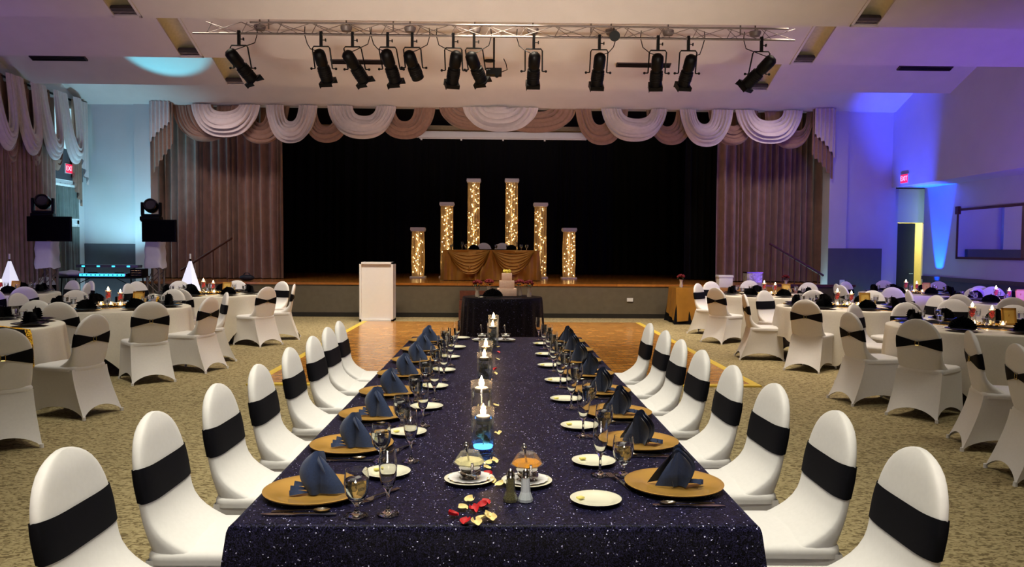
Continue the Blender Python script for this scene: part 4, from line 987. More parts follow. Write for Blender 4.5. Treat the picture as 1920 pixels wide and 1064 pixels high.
def make_redvase():
    t = thing('red_candle_vase', 'x', 'candle vase'); r = .038; h = .20
    obj('glass_cylinder', MB().lathe([(.0005, .0), (r, .0), (r, h), (r-.003, h), (r-.003, .006), (.0005, .006)], 18), M['glass'], t)
    rp = MB(); rnd = random.Random(4)
    for q in range(16): rp.ball((rnd.uniform(-.018, .018), rnd.uniform(-.018, .018), .10+.005*q), .014, 7, 5)
    obj('rose_petals', rp, M['red'], t)
    obj('floating_candle', MB().lathe([(.0005, .178), (.03, .180), (.033, .190), (.0005, .192)], 14), M['wax'], t)
    obj('flame', MB().lathe([(.0005, .192), (.012, .200), (.014, .214), (.007, .230), (.0005, .244)], 8), M['flame'], t)
    return t
RV = Proto(make_redvase())
def make_tea():
    t = thing('tealight', 'x', 'tealight')
    obj('glass_cup', MB().lathe([(.0005, 0), (.028, 0), (.034, .06), (.031, .06), (.026, .006), (.0005, .006)], 14), M['glass'], t)
    obj('flame', MB().lathe([(.0005, .022), (.010, .028), (.011, .038), (.0005, .056)], 8), M['flame'], t)
    obj('wax', MB().lathe([(.0005, .007), (.022, .007), (.022, .02), (.0005, .02)], 12), M['wax'], t)
    return t
TL = Proto(make_tea())
def make_frame():
    t = thing('picture_frame', 'x', 'picture frame'); R = Matrix.Rotation(-.16, 4, 'X')
    m = MB(); w2, h, b = .075, .185, .020
    m.box(-w2, w2, -.006, .006, 0, b, R).box(-w2, w2, -.006, .006, h-b, h, R).box(-w2, -w2+b, -.006, .006, 0, h, R).box(w2-b, w2, -.006, .006, 0, h, R)
    obj('frame', m, M['gold'], t, False); obj('card', MB().box(-w2+b, w2-b, -.001, .004, b, h-b, R), mat('cream card', (206, 176, 96), .7, noise=.04), t, False)
    obj('stand', MB().tube([(0, .0, .12), (0, .07, .002)], .004, 6), M['gold'], t)
    return t
PF = Proto(make_frame())
def make_tumbler():
    t = thing('water_goblet', 'x', 'glass')
    obj('glass', MB().lathe([(.0005, 0), (.032, 0), (.008, .012), (.008, .04), (.032, .062), (.036, .10), (.033, .14), (.030, .14), (.033, .10), (.029, .064), (.0005, .05)], 14), M['glass'], t)
    obj('water', MB().lathe([(.0005, .052), (.028, .066), (.031, .10), (.0305, .115), (.0005, .115)], 12), M['water'], t)
    return t
GT = Proto(make_tumbler())
gl_me = MB()
_r = random.Random(9)
for q in range(26):
    a = q/26*2*PI; rr_ = .13+_r.uniform(-.03, .03); gl_me.ball((rr_*math.cos(a)*1.25, rr_*math.sin(a), .012+.006*_r.random()), .012+.006*_r.random(), 6, 4, (1.3, .7, .8))
gl_me = gl_me.mesh('gold_garland', mat('gold foil', (214, 168, 70), .22, .9, noise=.1))

SEC = ['right', 'far right', 'far', 'far left', 'left', 'near left', 'near', 'near right']
def sector(dx, dy, used):
    k = int(round(math.atan2(dy, dx)/(PI/4))) % 8
    if SEC[k] not in used: used.add(SEC[k]); return SEC[k]+' side'
    a = math.degrees(math.atan2(dy, dx)) % 360; c = k*45
    d = ((a-c+180) % 360)-180
    s_ = SEC[k]+' side toward '+SEC[(k+(1 if d > 0 else -1)) % 8]
    while s_ in used: s_ += ' once more'
    used.add(s_); return s_
TABLES = {
 'L1': ((-5.25, 7.72), 'front left round table', .4, [(5, 617), (180, 590), (45, 566)]),
 'L2': ((-4.95, 10.25), 'second left round table', .2, [(284, 566), (108, 567), (397, 557), (403, 549), (309, 544), (147, 545), (50, 550)]),
 'L3': ((-4.80, 13.15), 'round table before left curtain', .0, [(338, 541), (335, 527), (445, 526), (473, 537), (531, 528), (549, 533), (243, 532), (255, 528)]),
 'L4': ((-8.25, 13.1), 'back left round table', .3, [(46, 538), (108, 527), (161, 531), (173, 527), (-20, 540)]),
 'R1': ((5.12, 8.2), 'front right round table', .7, [(1719, 599), (1590, 586), (1607, 571), (1716, 570), (1787, 561), (1903, 572)]),
 'R2': ((4.92, 11.05), 'second right round table', .45, [(1521, 561), (1419, 552), (1431, 545), (1526, 544), (1668, 563), (1637, 545), (1759, 554)]),
 'R3': ((4.81, 13.8), 'round table before gift table', .2, [(1371, 539), (1312, 532), (1332, 528), (1405, 526), (1486, 541), (1517, 530)]),
 'R4': ((7.84, 14.75), 'round table near open door', .5, [(1575, 535), (1593, 533), (1584, 528), (1657, 526), (1673, 539), (1760, 528), (1778, 538)]),
 'R5': ((8.0, 12.3), 'round table under mirror', .1, [(1802, 552), (1776, 546), (1899, 558), (1848, 543)]),
}
for key, ((cx, cy), nm, rot, chs) in TABLES.items():
    RTP.put((cx, cy, 0), rot, 'folding table under white cloth, the '+nm, 'round banquet tables')
    o = bpy.data.objects.new('tablecloth', rc_mesh); C.objects.link(o); o.location = (cx, cy, 0); o.rotation_euler = (0, 0, rot)
    tag(o, 'white linen cloth draped over the '+nm, 'tablecloth', 'white round tablecloths')
    ra = {'L2': PI/2+.55, 'L3': PI/2+.5, 'R1': -.62, 'R2': -.75, 'R3': PI/2-.6}.get(key, .2)
    ra = {'L1': 1.0, 'L2': -.42, 'L3': -.35, 'L4': -.3, 'R1': .50, 'R2': .55, 'R3': .75, 'R4': .5, 'R5': .5}[key]
    for me_, cn in ((run_g, 'gold sequined'), (run_b, 'black linen')):
        o = bpy.data.objects.new('table_runner', me_); C.objects.link(o); o.location = (cx, cy, 0.0); o.rotation_euler = (0, 0, ra)
        tag(o, '%s runner across the %s' % (cn, nm), 'table runner', cn+' runners on the round tables')
    z = RZ+.0235
    used = set()
    for (px, py) in chs:
        p = at_z(px, py, .93); d = Vector((cx-p.x, cy-p.y)).normalized(); x, y = p.x+d.x*.30, p.y+d.y*.30
        dist = math.hypot(cx-x, cy-y)
        if dist < RT+.18: x, y = cx-d.x*(RT+.18), cy-d.y*(RT+.18)
        used_s = sector(x-cx, y-cy, used)
        CH.put((x, y, 0), math.atan2(d.y, d.x)-PI/2, 'white chair with black sash, %s, %s' % (used_s, nm), 'chairs around the round tables')
    for k in range(8):
        a = k*PI/4; q = SEC[k]+' place' if True else ''
        q = ['right place', 'far right place', 'far place', 'far left place', 'left place', 'near left place', 'near place', 'near right place'][k]
        r = .70; x, y = cx+r*math.cos(a), cy+r*math.sin(a)
        o = bpy.data.objects.new('charger_plate', bch); C.objects.link(o); o.location = (x, y, z-.012 if False else z); tag(o, 'black charger, %s, %s' % (q, nm), 'charger plate', 'black chargers on the round tables')
        o = bpy.data.objects.new('folded_napkin', fan_me); C.objects.link(o); o.location = (x, y, z+.003); o.rotation_euler = (0, 0, a+PI/2); tag(o, 'black fan-folded napkin, %s, %s' % (q, nm), 'napkin', 'black fan napkins on the round tables')
        a2 = a+.30; r2 = .56
        GT.put((cx+r2*math.cos(a2), cy+r2*math.sin(a2), z), 0, 'water goblet, %s, %s' % (q, nm), 'goblets on the round tables')
    g = bpy.data.objects.new('gold_garland', gl_me); C.objects.link(g); g.location = (cx, cy, z); tag(g, 'gold foil centrepiece ring lying on the '+nm, 'centrepiece', 'gold centrepiece rings')
    RV.put((cx-.09, cy+.02, z), 0, 'left red candle vase on the '+nm, 'red candle vases')
    RV.put((cx+.09, cy-.03, z), 0, 'right red candle vase on the '+nm, 'red candle vases', .88)
    for dx, dy, q in ((.0, -.10, 'middle'), (.14, -.14, 'right'), (-.13, -.09, 'left')):
        TL.put((cx+dx, cy+dy, z), 0, '%s clear tealight before the red vases, %s' % (q, nm), 'tealights on the round tables')
    PF.put((cx+.30, cy+.0, z), -.1, 'small gold picture frame standing on the '+nm, 'gold picture frames')
# chairs not tied to a table in view
for px, py, tx, ty_, lab in ((75, 512, -8.3, 12, 'white covered chair standing alone behind the left screen totem'),
                             (1842, 533, 8.0, 12.3, 'white chair apart before the right wall, left one of a pair'),
                             (1864, 537, 8.0, 12.3, 'white chair apart before the right wall, right one of a pair')):
    y_ = 15.6 if px < 100 else (14.15 if px < 1850 else 13.9); p = at_y(px, py, y_); chair(p.x, p.y, tx, ty_, lab, 'spare chairs')
chair(4.06, 6.13, 6.0, 5.5, 'white covered chair facing right at the right edge of the picture', 'chairs at the right edge')
chair(3.86, 5.28, 6.0, 4.9, 'white covered chair cut off by the lower right edge of the picture', 'chairs at the right edge')

# ================================================================== CAKE TABLE
cx, cy = at_z(943, 566, .76).x, 13.0
t = thing('cake_table', 'round table under the black sequined cloth in front of the stage', 'table', (cx, cy, 0))
obj('tabletop', MB().lathe([(.0005, .73), (.64, .73), (.64, .757), (.0005, .757)], 40), M['trimw'], t, False); obj('pedestal', MB().lathe([(.0005, 0), (.25, 0), (.25, .02), (.04, .05), (.04, .73), (.0005, .73)], 16), M['bmetal'], t)
def cloth_round(R, zt, zb, n, amp, mt, nm, flare=.06):
    m = MB(); N = 160; vs = []; prof = [(.0005, 0), (.6, 0), (.96, 0), (.995, -.003), (1.005, -.014)]
    for r, dz in prof:
        for i in range(N): a = 2*PI*i/N; vs.append((R*r*math.cos(a), R*r*math.sin(a), zt+dz))
    for k in range(1, 11):
        v = k/10
        for i in range(N):
            a = 2*PI*i/N; rad = R*1.005+flare*v*.5+(v**.6)*amp*(.5+math.sin(a*n+1.2*math.sin(a*5)))
            vs.append((rad*math.cos(a), rad*math.sin(a), zt-.014-(zt-.014-zb)*v))
    Rn = len(prof)+10; fs = [(j*N+i, j*N+(i+1) % N, (j+1)*N+(i+1) % N, (j+1)*N+i) for j in range(Rn-1) for i in range(N)]; fs.append(tuple(range(N))[::-1])
    m.add(vs, fs); return obj(nm, m, mt)
o = cloth_round(.655, .765, .015, 22, .022, M['seqb'], 'tablecloth'); o.location = (cx, cy, 0); tag(o, 'black sequined floor-length cloth on the cake table', 'tablecloth')
t = thing('wedding_cake', 'three tier square white cake with yellow flowers on top', 'cake', (at_y(950, 550, cy).x, cy, .768))
z = 0
obj('cake_board', MB().box(-.19, .19, -.19, .19, 0, .012), M['silver'], t, False); z = .012
for w2, h in ((.162, .125), (.125, .125), (.085, .125)):
    obj('tier', MB().box(-w2, w2, -w2, w2, z, z+h-.001), M['cake'], t, True, .010); z += h
fl = MB(); r_ = random.Random(2)
for q in range(14): fl.ball((r_.uniform(-.05, .05), r_.uniform(-.04, .04), z+.012+.035*r_.random()), .022, 8, 6)
obj('sugar_flowers', fl, mat('yellow flowers', (226, 214, 90), .6, noise=.15, nscale=40), t)
def bouquet(loc, lab, g='bouquets in vases', scale=1):
    t = thing('flower_vase', lab, 'vase of flowers', loc, 0, g)
    obj('vase', MB().lathe([(.0005, 0), (.035, 0), (.04, .03), (.028, .09), (.036, .14), (.045, .16), (.04, .16), (.03, .14), (.024, .09), (.0005, .02)], 18), mat('frosted vase', (190, 176, 160), .35, noise=.06), t)
    rnd = random.Random(int(loc[0]*100)); f = MB(); l = MB()
    for q in range(24):
        a = rnd.uniform(0, 6.28); e_ = rnd.uniform(0, 1.25); R = .075
        c = (R*math.sin(e_)*math.cos(a), R*math.sin(e_)*math.sin(a), .20+R*math.cos(e_)*.8)
        f.grid(9, 7, lambda u, v: (c[0]+(.024*math.sin(PI*v)+.004*math.sin(6*PI*u))*math.cos(2*PI*u), c[1]+(.024*math.sin(PI*v)+.004*math.sin(6*PI*u))*math.sin(2*PI*u), c[2]-.022*math.cos(PI*v)), closed=True)
    for q in range(9):
        a = rnd.uniform(0, 6.28); l.grid(3, 5, lambda u, v: ((.03+.07*v)*math.cos(a)+.014*(2*u-1)*math.sin(PI*v)*math.sin(a), (.03+.07*v)*math.sin(a)-.014*(2*u-1)*math.sin(PI*v)*math.cos(a), .17+.03*math.sin(PI*v)))
    obj('flowers', f, M['rose'], t); obj('leaves', l, M['green'], t)
    if scale != 1: t.scale = (scale,)*3
M['rose'] = mat('dark red roses', (104, 12, 24), .7, noise=.25, nscale=60)
for px, py, dy, lab in ((895, 556, -.10, 'outer left'), (917, 552, .18, 'inner left'), (974, 552, .18, 'inner right'), (992, 556, -.10, 'outer right')):
    p = at_y(px, py, cy+dy); bouquet((p.x, p.y, .768), 'dark red rose bouquet in a pale vase, %s of the four around the cake' % lab)
o = obj('folded_napkin', fan_me, None); o.location = (at_y(924, 556, 12.65).x, 12.65, .772); o.scale = (1.25, 1.25, 1.1); tag(o, 'black fan-folded napkin standing left of the cake', 'napkin')
t = thing('cake_plate', 'small white plate at the left of the cake table', 'plate', (at_y(904, 560, 12.6).x, 12.6, .768))
obj('plate', MB().lathe([(.0005, 0), (.05, 0), (.075, .012), (.05, .004), (.0005, .004)], 20), M['china'], t)
t = thing('cake_server_set', 'small silver cake servers lying right of the cake', 'cake server', (at_y(975, 560, 12.55).x, 12.55, .769))
for s_ in (-1, 1): obj('server', MB().box(-.11, .0, s_*.03-.006, s_*.03+.006, .0, .006).box(0, .09, s_*.03-.02, s_*.03+.02, .002, .005), M['silver'], t, False)
# portable stage steps behind the cake table
ps = MB(); px0 = at_y(861, 570, 17.2).x
for k in range(3): ps.box(0, 1.0, .24*k, .72, .20*k, .20*k+.19)
o = obj('portable_steps', ps, M['rail'], None, False); o.location = (px0, 16.95, .02); tag(o, 'brown wooden steps up to the stage behind the cake table', 'steps')

# white framed board on the floor before the stage
Yb = 16.55; a, b = at_y(674, 545, Yb), at_y(737, 545, Yb); bw = b.x-a.x
t = thing('white_lectern', 'white framed lectern with blank front panel standing before the stage', 'lectern', ((a.x+b.x)/2, Yb, 0)); h = at_y(705, 492, Yb).z
fm = MB(); fm.box(-bw/2, -bw/2+.04, -.02, .45, 0, h).box(bw/2-.04, bw/2, -.02, .45, 0, h).box(-bw/2, bw/2, -.02, .45, h-.04, h).box(-bw/2, bw/2, -.02, .45, 0, .05)
obj('body', fm, M['white'], t, False); obj('front_panel', MB().box(-bw/2+.04, bw/2-.04, .02, .03, .05, h-.04), M['white'], t, False)

# ================================================================== STAGE ITEMS
sz = .77
t = thing('sweetheart_table', 'table on the stage under the draped gold satin cloth', 'table', (at_y(921, 466, 19.5).x, 19.5, sz))
obj('tabletop', MB().box(-1.10, 1.10, -.33, .33, .715, .742), M['trimw'], t, False)
for sx in (-1, 1):
    for sy in (-1, 1): obj('leg', MB().tube([(sx*.95, sy*.27, .72), (sx*1.0, sy*.29, 0)], .015), M['bmetal'], t)
sx0 = at_y(921, 466, 19.5).x
def gold_cloth():
    m = MB(); hx, hy = 1.16, .38; zt = .75
    n1, n2 = 90, 16; per = []
    for i in range(n1): per.append((-hx+2*hx*i/n1, -hy, 0, -1))
    for i in range(n2): per.append((hx, -hy+2*hy*i/n2, 1, 0))
    for i in range(n1): per.append((hx-2*hx*i/n1, hy, 0, 1))
    for i in range(n2): per.append((-hx, hy-2*hy*i/n2, -1, 0))
    n = len(per); vs = []; K = 16
    for j in range(K):
        v = max(0, (j-1)/(K-2)); z = zt-.004-(zt-.02)*v if j else zt
        for i, (x, y, nx, ny) in enumerate(per):
            s_ = i/n*2*PI; d = (.012 if j else 0)+v*.05+v**.7*.028*math.sin(s_*30+2*math.sin(s_*7))
            if ny == -1:   # central gather on the front with folds radiating from the top middle
                r = math.hypot(x+.0, (v*.72)); a = math.atan2(x, max(.02, v*.72))
                d += .035*math.sin(a*13)*min(1, r*2)*(1 if abs(x) < .85 else .2)*(v > 0)
                sag = .10*math.exp(-((abs(x)-.55)/.25)**2)*math.exp(-((v-.55)/.25)**2); d += sag
            vs.append((x+nx*d, y+ny*d, z))
    fs = [(j*n+i, j*n+(i+1) % n, (j+1)*n+(i+1) % n, (j+1)*n+i) for j in range(K-1) for i in range(n)]
    fs.append(tuple(range(n))[::-1]); m.add(vs, fs); return m
o = obj('tablecloth', gold_cloth(), M['goldsat']); o.location = (sx0, 19.5, sz); tag(o, 'gold satin cloth gathered in the middle on the stage table', 'tablecloth')
# draped overlay swags on the front of the gold cloth
def overlay(s):
    def fn(u, v):
        x0_, x1_ = .03*s, 1.05*s; t_ = u
        x = x0_+(x1_-x0_)*t_+.0; zt = .745; sag = (.10+.48*v)*math.sin(PI*min(1, t_))**.8
        if t_ < .5: x = x0_+(x1_-x0_)*t_*(1-.15*v)
        return (x, -.43-.05*math.sin(PI*v)-.018*math.sin(v*2*PI*6)-.10*math.sin(PI*t_)*v, zt-sag-.012*math.sin(v*2*PI*6)-.0)
    m = MB(); m.grid(25, 41, fn); return m
for s_, q in ((-1, 'left'), (1, 'right')):
    o = obj('satin_overlay', overlay(s_), M['goldsat']); o.location = (sx0, 19.5, sz); tag(o, 'gold satin swag draped on the %s half of the stage table front' % q, 'swag', 'gold overlays on the stage table')
for dx, q in ((-.20, 'left'), (.28, 'right')):
    CH.put((sx0+dx, 20.12, sz), PI, 'white covered chair behind the gold stage table, %s one' % q, 'chairs on the stage')
for i, dx in enumerate((-.98, -.72, -.62, .12, .40, .62, .74, .88)):
    (PR['flute'] if i in (1, 5) else PR['goblet']).put((sx0+dx, 19.42+.1*(i % 2), sz+.753), 0, '%s glass from the left on the gold stage table' % PO[i].replace(' and farthest', ''), 'glasses on the stage table')
for dx, q in ((-.42, 'left'), (.50, 'right')):
    o = obj('folded_napkin', fan_me, None); o.location = (sx0+dx, 19.36, sz+.756); tag(o, 'dark folded napkin at the %s place of the gold stage table' % q, 'napkin', 'napkins on the stage table')
    o = bpy.data.objects.new('charger_plate', bch); C.objects.link(o); o.location = (sx0+dx, 19.36, sz+.752); tag(o, 'dark charger at the %s place of the gold stage table' % q, 'charger plate', 'chargers on the stage table')
gm2 = MB().ball((0, 0, 0), .012, 6, 4).mesh('gold_light', M['bulb'])
gl = obj('string_lights', MB(), M['bulb']) if False else None

def light_column(px, pw, ytop, Yc, lab, nb):
    x = at_y(px, 450, Yc).x; h = at_y(px, ytop, Yc).z-sz; hw_ = .15
    t = thing('lit_column', lab, 'lit column', (x, Yc, sz), 0, 'fabric wrapped light columns on the stage')
    obj('base', MB().box(-.20, .20, -.20, .20, 0, .045), M['white'], t, True, .006)
    obj('cap', MB().box(-.19, .19, -.19, .19, h-.07, h-.03).box(-.175, .175, -.175, .175, h-.10, h-.07).box(-.185, .185, -.185, .185, h-.03, h), M['white'], t, True, .004)
    obj('core_pole', MB().tube([(0, 0, .04), (0, 0, h-.09)], .02), M['white'], t)
    def fn(u, v):
        a = 2*PI*u; e_ = .5; c, s = math.cos(a), math.sin(a); w_ = hw_*(1+.10*math.sin(PI*(1-v))*(1-v)+.03*math.sin(5*v+px))
        f = 1+.07*math.sin(a*12+.8*math.sin(4*v+px))
        return (w_*f*math.copysign(abs(c)**e_, c), w_*f*math.copysign(abs(s)**e_, s), .045+(h-.14)*v)
    obj('sheer_fabric', MB().grid(96, 12, fn, closed=True), M['sheer'], t)
    rnd = random.Random(int(px)); wire = []; nb2 = nb
    for i in range(nb2):
        f = (i+.5)/nb2; z_ = h-.14-f*(h-.22); a = i*2.1+rnd.uniform(-.7, .7)
        if i % 4 == 3: x_, y_ = rnd.choice((-.12, .12)), -.09+rnd.uniform(-.02, .03)
        else: x_, y_ = rnd.uniform(-.085, .09), -.11+rnd.uniform(-.02, .03)
        wire.append((x_, y_, z_)); b_ = bpy.data.objects.new('bulb', BULB); C.objects.link(b_); b_.parent = t; b_.location = (x_, y_, z_)
    obj('wire', MB().tube(wire, .0018, 4), M['white'], t)
bb = MB(); bb.ball((0, 0, 0), .0105, 6, 4, (1, 1, 1.25)); BULB = bb.mesh('bulb', M['bulb'], True)
light_column(784, 26, 427, 20.7, 'short glowing fabric column at the left end of the stage group', 34)
light_column(838, 26, 380, 20.95, 'medium glowing fabric column second from the left on the stage', 54)
light_column(888, 25, 336, 21.2, 'tall glowing fabric column left of the centre on the stage', 74)
light_column(959, 25, 336, 21.2, 'tall glowing fabric column right of the centre on the stage', 74)
light_column(1013, 26, 381, 20.95, 'medium glowing fabric column second from the right on the stage', 44)
light_column(1067, 26, 428, 20.7, 'short glowing fabric column at the right end of the stage group', 40)
# things on the stage floor
p = at_y(463, 522, 18.3); o = obj('dark_bag', MB().ball((0, 0, .07), .16, 16, 10, (1.1, .7, .45)).tube([(-.1, 0, .1), (-.04, 0, .18), (.04, 0, .18), (.1, 0, .1)], .012, 6), mat('dark blue bag', (24, 28, 46), .6, noise=.2)); o.location = (p.x, 18.3, .77); tag(o, 'small dark blue bag lying on the stage edge in front of the left curtain', 'bag')
p = at_y(1337, 378, 22.0); t = thing('stage_side_lamp', 'tiny pale blue lamp on a thin stand in the dark stage wing at right', 'lamp', (p.x, 22, sz))
obj('stand', MB().tube([(0, 0, 0), (0, 0, p.z-sz)], .012), M['bmetal'], t); obj('lamp_head', MB().lathe([(0, -.05), (.04, -.04), (.05, .03), (0, .03)], 12, Matrix.Translation((0, 0, p.z-sz))), M['bmetal'], t); obj('lens', MB().ball((0, -.045, p.z-sz), .022, 8, 6), M['cyanled'], t)

# ================================================================== GIFT TABLE (gold cloth) at right before the stage
gx0, gx1 = at_y(1262, 560, 16.9).x, at_y(1262, 560, 16.9).x+2.44; gy = 16.75; gc = (gx0+gx1)/2
t = thing('gift_table', 'long table with gold cloth before the right part of the stage', 'table', (gc, gy, 0))
obj('tabletop', MB().box(-1.22, 1.22, -.38, .38, .73, .752), M['trimw'], t, False)
for sx in (-1, 1):
    for sy in (-1, 1): obj('leg', MB().tube([(sx*1.05, sy*.3, .73), (sx*1.05, sy*.3, 0)], .015), M['bmetal'], t)
o = obj('tablecloth', box_cloth(-1.23, 1.23, -.39, .39, .756, .01, 12), M['blinen']); o.location = (gc, gy, 0); tag(o, 'black floor-length cloth under the gold cloth of the gift table', 'tablecloth')
m = MB()
def gfn(u, v):
    # front apron: hem rises to the right, point at the left corner
    x = -1.29+2.6*u; hem = .70-.55*math.exp(-((u-.12)/.20)**2) if u > .02 else .7
    hem = .05+.22*u
    return (x, -.415-.05*v-.012*math.sin(u*40)*v, .760-(.755-hem)*v if True else 0)
m.grid(80, 10, gfn); m.box(-1.26, 1.26, -.415, .40, .757, .760)
m.grid(24, 10, lambda u, v: (-1.262-.17*(1-v)*0-.05*v-.012*math.sin(u*17)*v, .40-.815*u, .760-(.55+.15*u)*v))
o = obj('tablecloth', m, M['goldsat']); o.location = (gc, gy, .002); tag(o, 'gold overlay cloth with a pointed corner on the gift table', 'tablecloth')
p = at_y(1358, 538, gy); t = thing('card_box', 'plain white gift box with a lid on the gold gift table', 'box', (p.x, gy, .764))
obj('box', MB().box(-.145, .145, -.12, .12, 0, .21), M['white'], t, True, .006); obj('lid', MB().box(-.16, .16, -.13, .13, .21, .26), M['white'], t, True, .006)
p = at_y(1411, 532, gy); t = thing('card_box', 'square silver patterned gift box on the gold gift table', 'box', (p.x, gy, .764))
obj('box', MB().box(-.165, .165, -.14, .14, 0, .32), mat('silver rosette fabric', (196, 190, 186), .3, .5, noise=.3, nscale=14, bump=.9, bscale=22), t, True, .008); obj('ribbon', MB().box(-.17, .17, -.145, .145, .31, .33), M['silver'], t, False)
p = at_y(1277, 540, gy-.1); bouquet((p.x, gy-.1, .764), 'pink red bouquet in a white vase at the left end of the gold gift table', 'bouquets on the gift table')
p = at_y(1473, 540, gy-.1); bouquet((min(p.x, gx1+.0), gy-.1, .764), 'pink red bouquet in a grey vase at the right end of the gold gift table', 'bouquets on the gift table')

# ================================================================== DJ CORNER
def totem(px, y, tvw, tvx0, tvx1, tvy0, tvy1, hx, lab, rz):
    c = at_y(px, 450, y); top = at_y(px, tvy0, y).z; bot = at_y(px, tvy1, y).z
    t = thing('lighting_totem', 'white wrapped truss tower carrying %s' % lab, 'truss tower', (c.x, y, 0), 0, 'truss towers of the music corner')
    for sx in (-1, 1):
        for sy in (-1, 1): obj('upright', MB().tube([(sx*.12, sy*.12, .02), (sx*.12, sy*.12, top-.04)], .025, 8), M['truss'], t)
    br = MB()
    for k in range(8):
        z_ = .1+k*(top-.2)/8; s_ = 1 if k % 2 else -1
        for q in (-1, 1): br.tube([(-.12*s_, q*.12, z_), (.12*s_, q*.12, z_+(top-.2)/8)], .009, 6); br.tube([(q*.12, -.12*s_, z_), (q*.12, .12*s_, z_+(top-.2)/8)], .009, 6)
    obj('bracing', br, M['truss'], t)
    zc = at_y(px, 503, y).z
    obj('fabric_cover', MB().grid(64, 14, lambda u, v: ((.165+.010*math.sin(v*23+u*9)+.02*(1-v)**3)*math.copysign(abs(math.cos(2*PI*u))**.4, math.cos(2*PI*u)), (.165+.010*math.sin(v*19))*math.copysign(abs(math.sin(2*PI*u))**.4, math.sin(2*PI*u)), zc+(top-.06-zc)*v+.015*math.sin(u*25)*(1-v)), closed=True), M['scrimoff'], t)
    obj('base_plate', MB().box(-.3, .3, -.3, .3, 0, .02), M['truss'], t, False); obj('top_plate', MB().box(-.2, .2, -.2, .2, top-.05, top-.03), M['bmetal'], t, False)
    # television
    a, b = at_y(tvx0, (tvy0+tvy1)/2, y-.30), at_y(tvx1, (tvy0+tvy1)/2, y-.30); w2 = (b.x-a.x)/2; h = at_y(px, tvy0, y-.3).z-at_y(px, tvy1, y-.3).z
    tv = thing('television', 'flat black television mounted on %s' % lab, 'television', ((a.x+b.x)/2, y-.30, at_y(px, tvy1, y-.3).z), rz, 'televisions of the music corner')
    obj('bezel', MB().box(-w2, w2, -.0, .05, 0, h), M['bmetal'], tv, True, .006); obj('screen', MB().box(-w2+.02, w2-.02, -.004, .0, .02, h-.02), M['screen'], tv, False)
    obj('wall_mount', MB().box(-.1, .1, .05, .085, h*.3, h*.7), M['bmetal'], tv, False); obj('logo_bar', MB().box(-.04, .04, -.006, -.004, .004, .014), M['silver'], tv, False)
    # moving head
    c2 = at_y(hx, 400, y); hd = thing('moving_head_light', 'black moving head light standing on %s' % lab, 'stage light', (c2.x if abs(c2.x-c.x) < .2 else c.x, y, top-.03), rz+.25, 'moving head lights')
    obj('base', MB().box(-.19, .19, -.16, .16, 0, .09), M['bmetal'], hd, True, .025)
    yk = MB()
    for s_ in (-1, 1): yk.box(s_*.17-.025, s_*.17+.025, -.06, .06, .12, .38)
    yk.box(-.19, .19, -.07, .07, .09, .14); obj('yoke', yk, M['bmetal'], hd, True, .02)
    R = Matrix.Translation((0, 0, .30)) @ Matrix.Rotation(1.25, 4, 'X')
    obj('head', MB().lathe([(0, -.15), (.08, -.14), (.13, -.08), (.145, 0), (.135, .08), (.12, .13), (.10, .13), (.09, .10), (0, .10)], 22, R), mat('glossy black shell', (12, 12, 14), .12, coat=1, noise=.1), hd)
    obj('lens', MB().lathe([(0, .12), (.09, .105), (0, .10)], 18, R), M['glass'], hd)
totem(88, 15.2, 1, 51, 132, 406, 453, 81, 'the left tower beside the window curtain', .05)
totem(291, 16.2, 1, 264, 331, 412, 454, 284, 'the right tower beside the stage curtain', -.1)
# DJ table and gear
dy = 15.9; a, b = at_y(118, 518, dy), at_y(268, 518, dy); dx = (a.x+b.x)/2; dw = (b.x-a.x)/2; dz = a.z
t = thing('dj_table', 'black folding table holding the music gear between the two towers', 'table', (dx, dy, 0))
obj('tabletop', MB().box(-dw, dw, -.32, .32, dz-.03, dz), M['bmetal'], t, False)
for sx in (-1, 1):
    for sy in (-1, 1): obj('leg', MB().tube([(sx*(dw-.12), sy*.26, dz-.03), (sx*(dw-.06), sy*.26, 0)], .014), M['bmetal'], t)
    obj('crossbar', MB().tube([(sx*(dw-.09), -.26, dz*.4), (sx*(dw-.09), .26, dz*.4)], .01), M['bmetal'], t)
    obj('brace', MB().tube([(sx*(dw-.1), 0, dz-.25), (sx*(dw-.55), 0, dz-.03)], .008), M['bmetal'], t)
t = thing('dj_controller', 'low music controller glowing cyan on the black table', 'music controller', (dx+.12, dy-.12, dz))
obj('body', MB().box(-.46, .46, -.16, .16, 0, .07), M['silver'], t, True, .008); obj('faceplate', MB().box(-.44, .44, -.164, -.158, .012, .06), M['cyanled'], t, False)
for q in range(10): obj('knob', MB().lathe([(0, 0), (.014, 0), (.012, .014), (0, .014)], 10, Matrix.Translation((-.38+.085*q, -.165, .036)) @ Matrix.Rotation(PI/2, 4, 'X')), M['bmetal'], t)
for s_ in (-1, 1): obj('jog_wheel', MB().lathe([(0, .07), (.085, .07), (.085, .085), (0, .088)], 24, Matrix.Translation((s_*.26, 0, 0))), M['bmetal'], t)
t = thing('keyboard_shelf', 'long purple lit gear shelf on a low stand above the music controller', 'shelf', (dx+.05, dy+.16, dz))
obj('shelf', MB().box(-.62, .62, -.1, .1, .17, .23), mat('grey case', (96, 94, 110), .4, .4, noise=.05), t, True, .006)
for s_ in (-1, 1): obj('support', MB().tube([(s_*.5, 0, 0), (s_*.5, 0, .17)], .012), M['bmetal'], t)
for q in range(4): obj('indicator', MB().box(-.5+.3*q, -.44+.3*q, -.104, -.1, .185, .215), M['cyanled'], t, False)
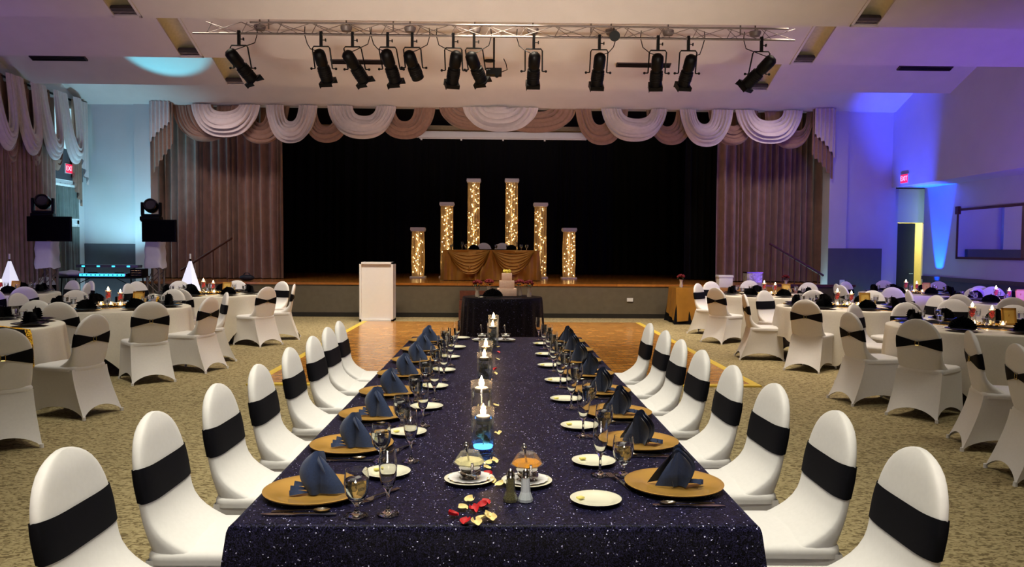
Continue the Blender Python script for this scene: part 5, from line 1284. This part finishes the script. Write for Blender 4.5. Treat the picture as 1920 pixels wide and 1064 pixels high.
o = obj('cloth_bundle', MB().grid(24, 10, lambda u, v: (.24*math.sin(PI*v)*math.cos(2*PI*u)*(1+.15*math.sin(14*u)), .11*math.sin(PI*v)*math.sin(2*PI*u), .06-.06*math.cos(PI*v)+.012*math.sin(9*u+7*v)), closed=True), M['scrimoff']); o.location = (dx-.58, dy-.14, dz); tag(o, 'crumpled pale cloth at the left end of the music table', 'cloth')
t = thing('equipment_case', 'small black rack box at the right end of the music table', 'case', (dx+.72, dy, dz))
obj('box', MB().box(-.12, .12, -.14, .14, 0, .16), M['bmetal'], t, True, .01)
for q in range(3): obj('rack_rail', MB().box(-.1, .1, -.144, -.14, .03+.045*q, .036+.045*q), M['silver'], t, False)
for dx_, q in ((-.45, 'left'), (.5, 'right')):
    t = thing('loudspeaker', 'black loudspeaker cabinet on the floor under the music table, %s one' % q, 'loudspeaker', (dx+dx_, dy+.05, 0), 0, 'loudspeakers under the music table')
    obj('cabinet', MB().box(-.2, .2, -.2, .2, 0, .55), M['bmetal'], t, True, .015); obj('grille', MB().box(-.18, .18, -.206, -.2, .03, .52), M['screen'], t, False)
# scrim covered light stands
def scrim_stand(px, y, ytop, yb, lab, s_):
    c = at_y(px, 500, y); zt = at_y(px, ytop, y).z; zs = at_y(px, ytop+14, y).z
    t = thing('scrim_stand', lab, 'tripod stand', (c.x, y, 0), 0, 'glowing scrim stands')
    obj('pole', MB().tube([(0, 0, .3), (0, 0, zt)], .014), M['bmetal'], t); obj('pole_tip', MB().lathe([(0, zt-.10), (.018, zt-.10), (.018, zt), (0, zt)], 10), M['white'], t)
    for a in (0, 2.1, 4.2): obj('leg', MB().tube([(0, 0, .55), (.42*math.cos(a+.5), .42*math.sin(a+.5), .01)], .012), M['bmetal'], t)
    obj('scrim', MB().grid(3, 10, lambda u, v: ((.03+.45*(1-v))*math.cos(2*PI*u+.5+s_), (.03+.45*(1-v))*math.sin(2*PI*u+.5+s_), .03+(zs-.03)*v), closed=True), M['scrim'], t, False)
scrim_stand(357, 15.3, 476, 540, 'glowing white triangular scrim on a tripod before the left stage curtain', .55)
scrim_stand(18, 14.3, 476, 540, 'glowing white triangular scrim on a tripod at the far left edge', .55)
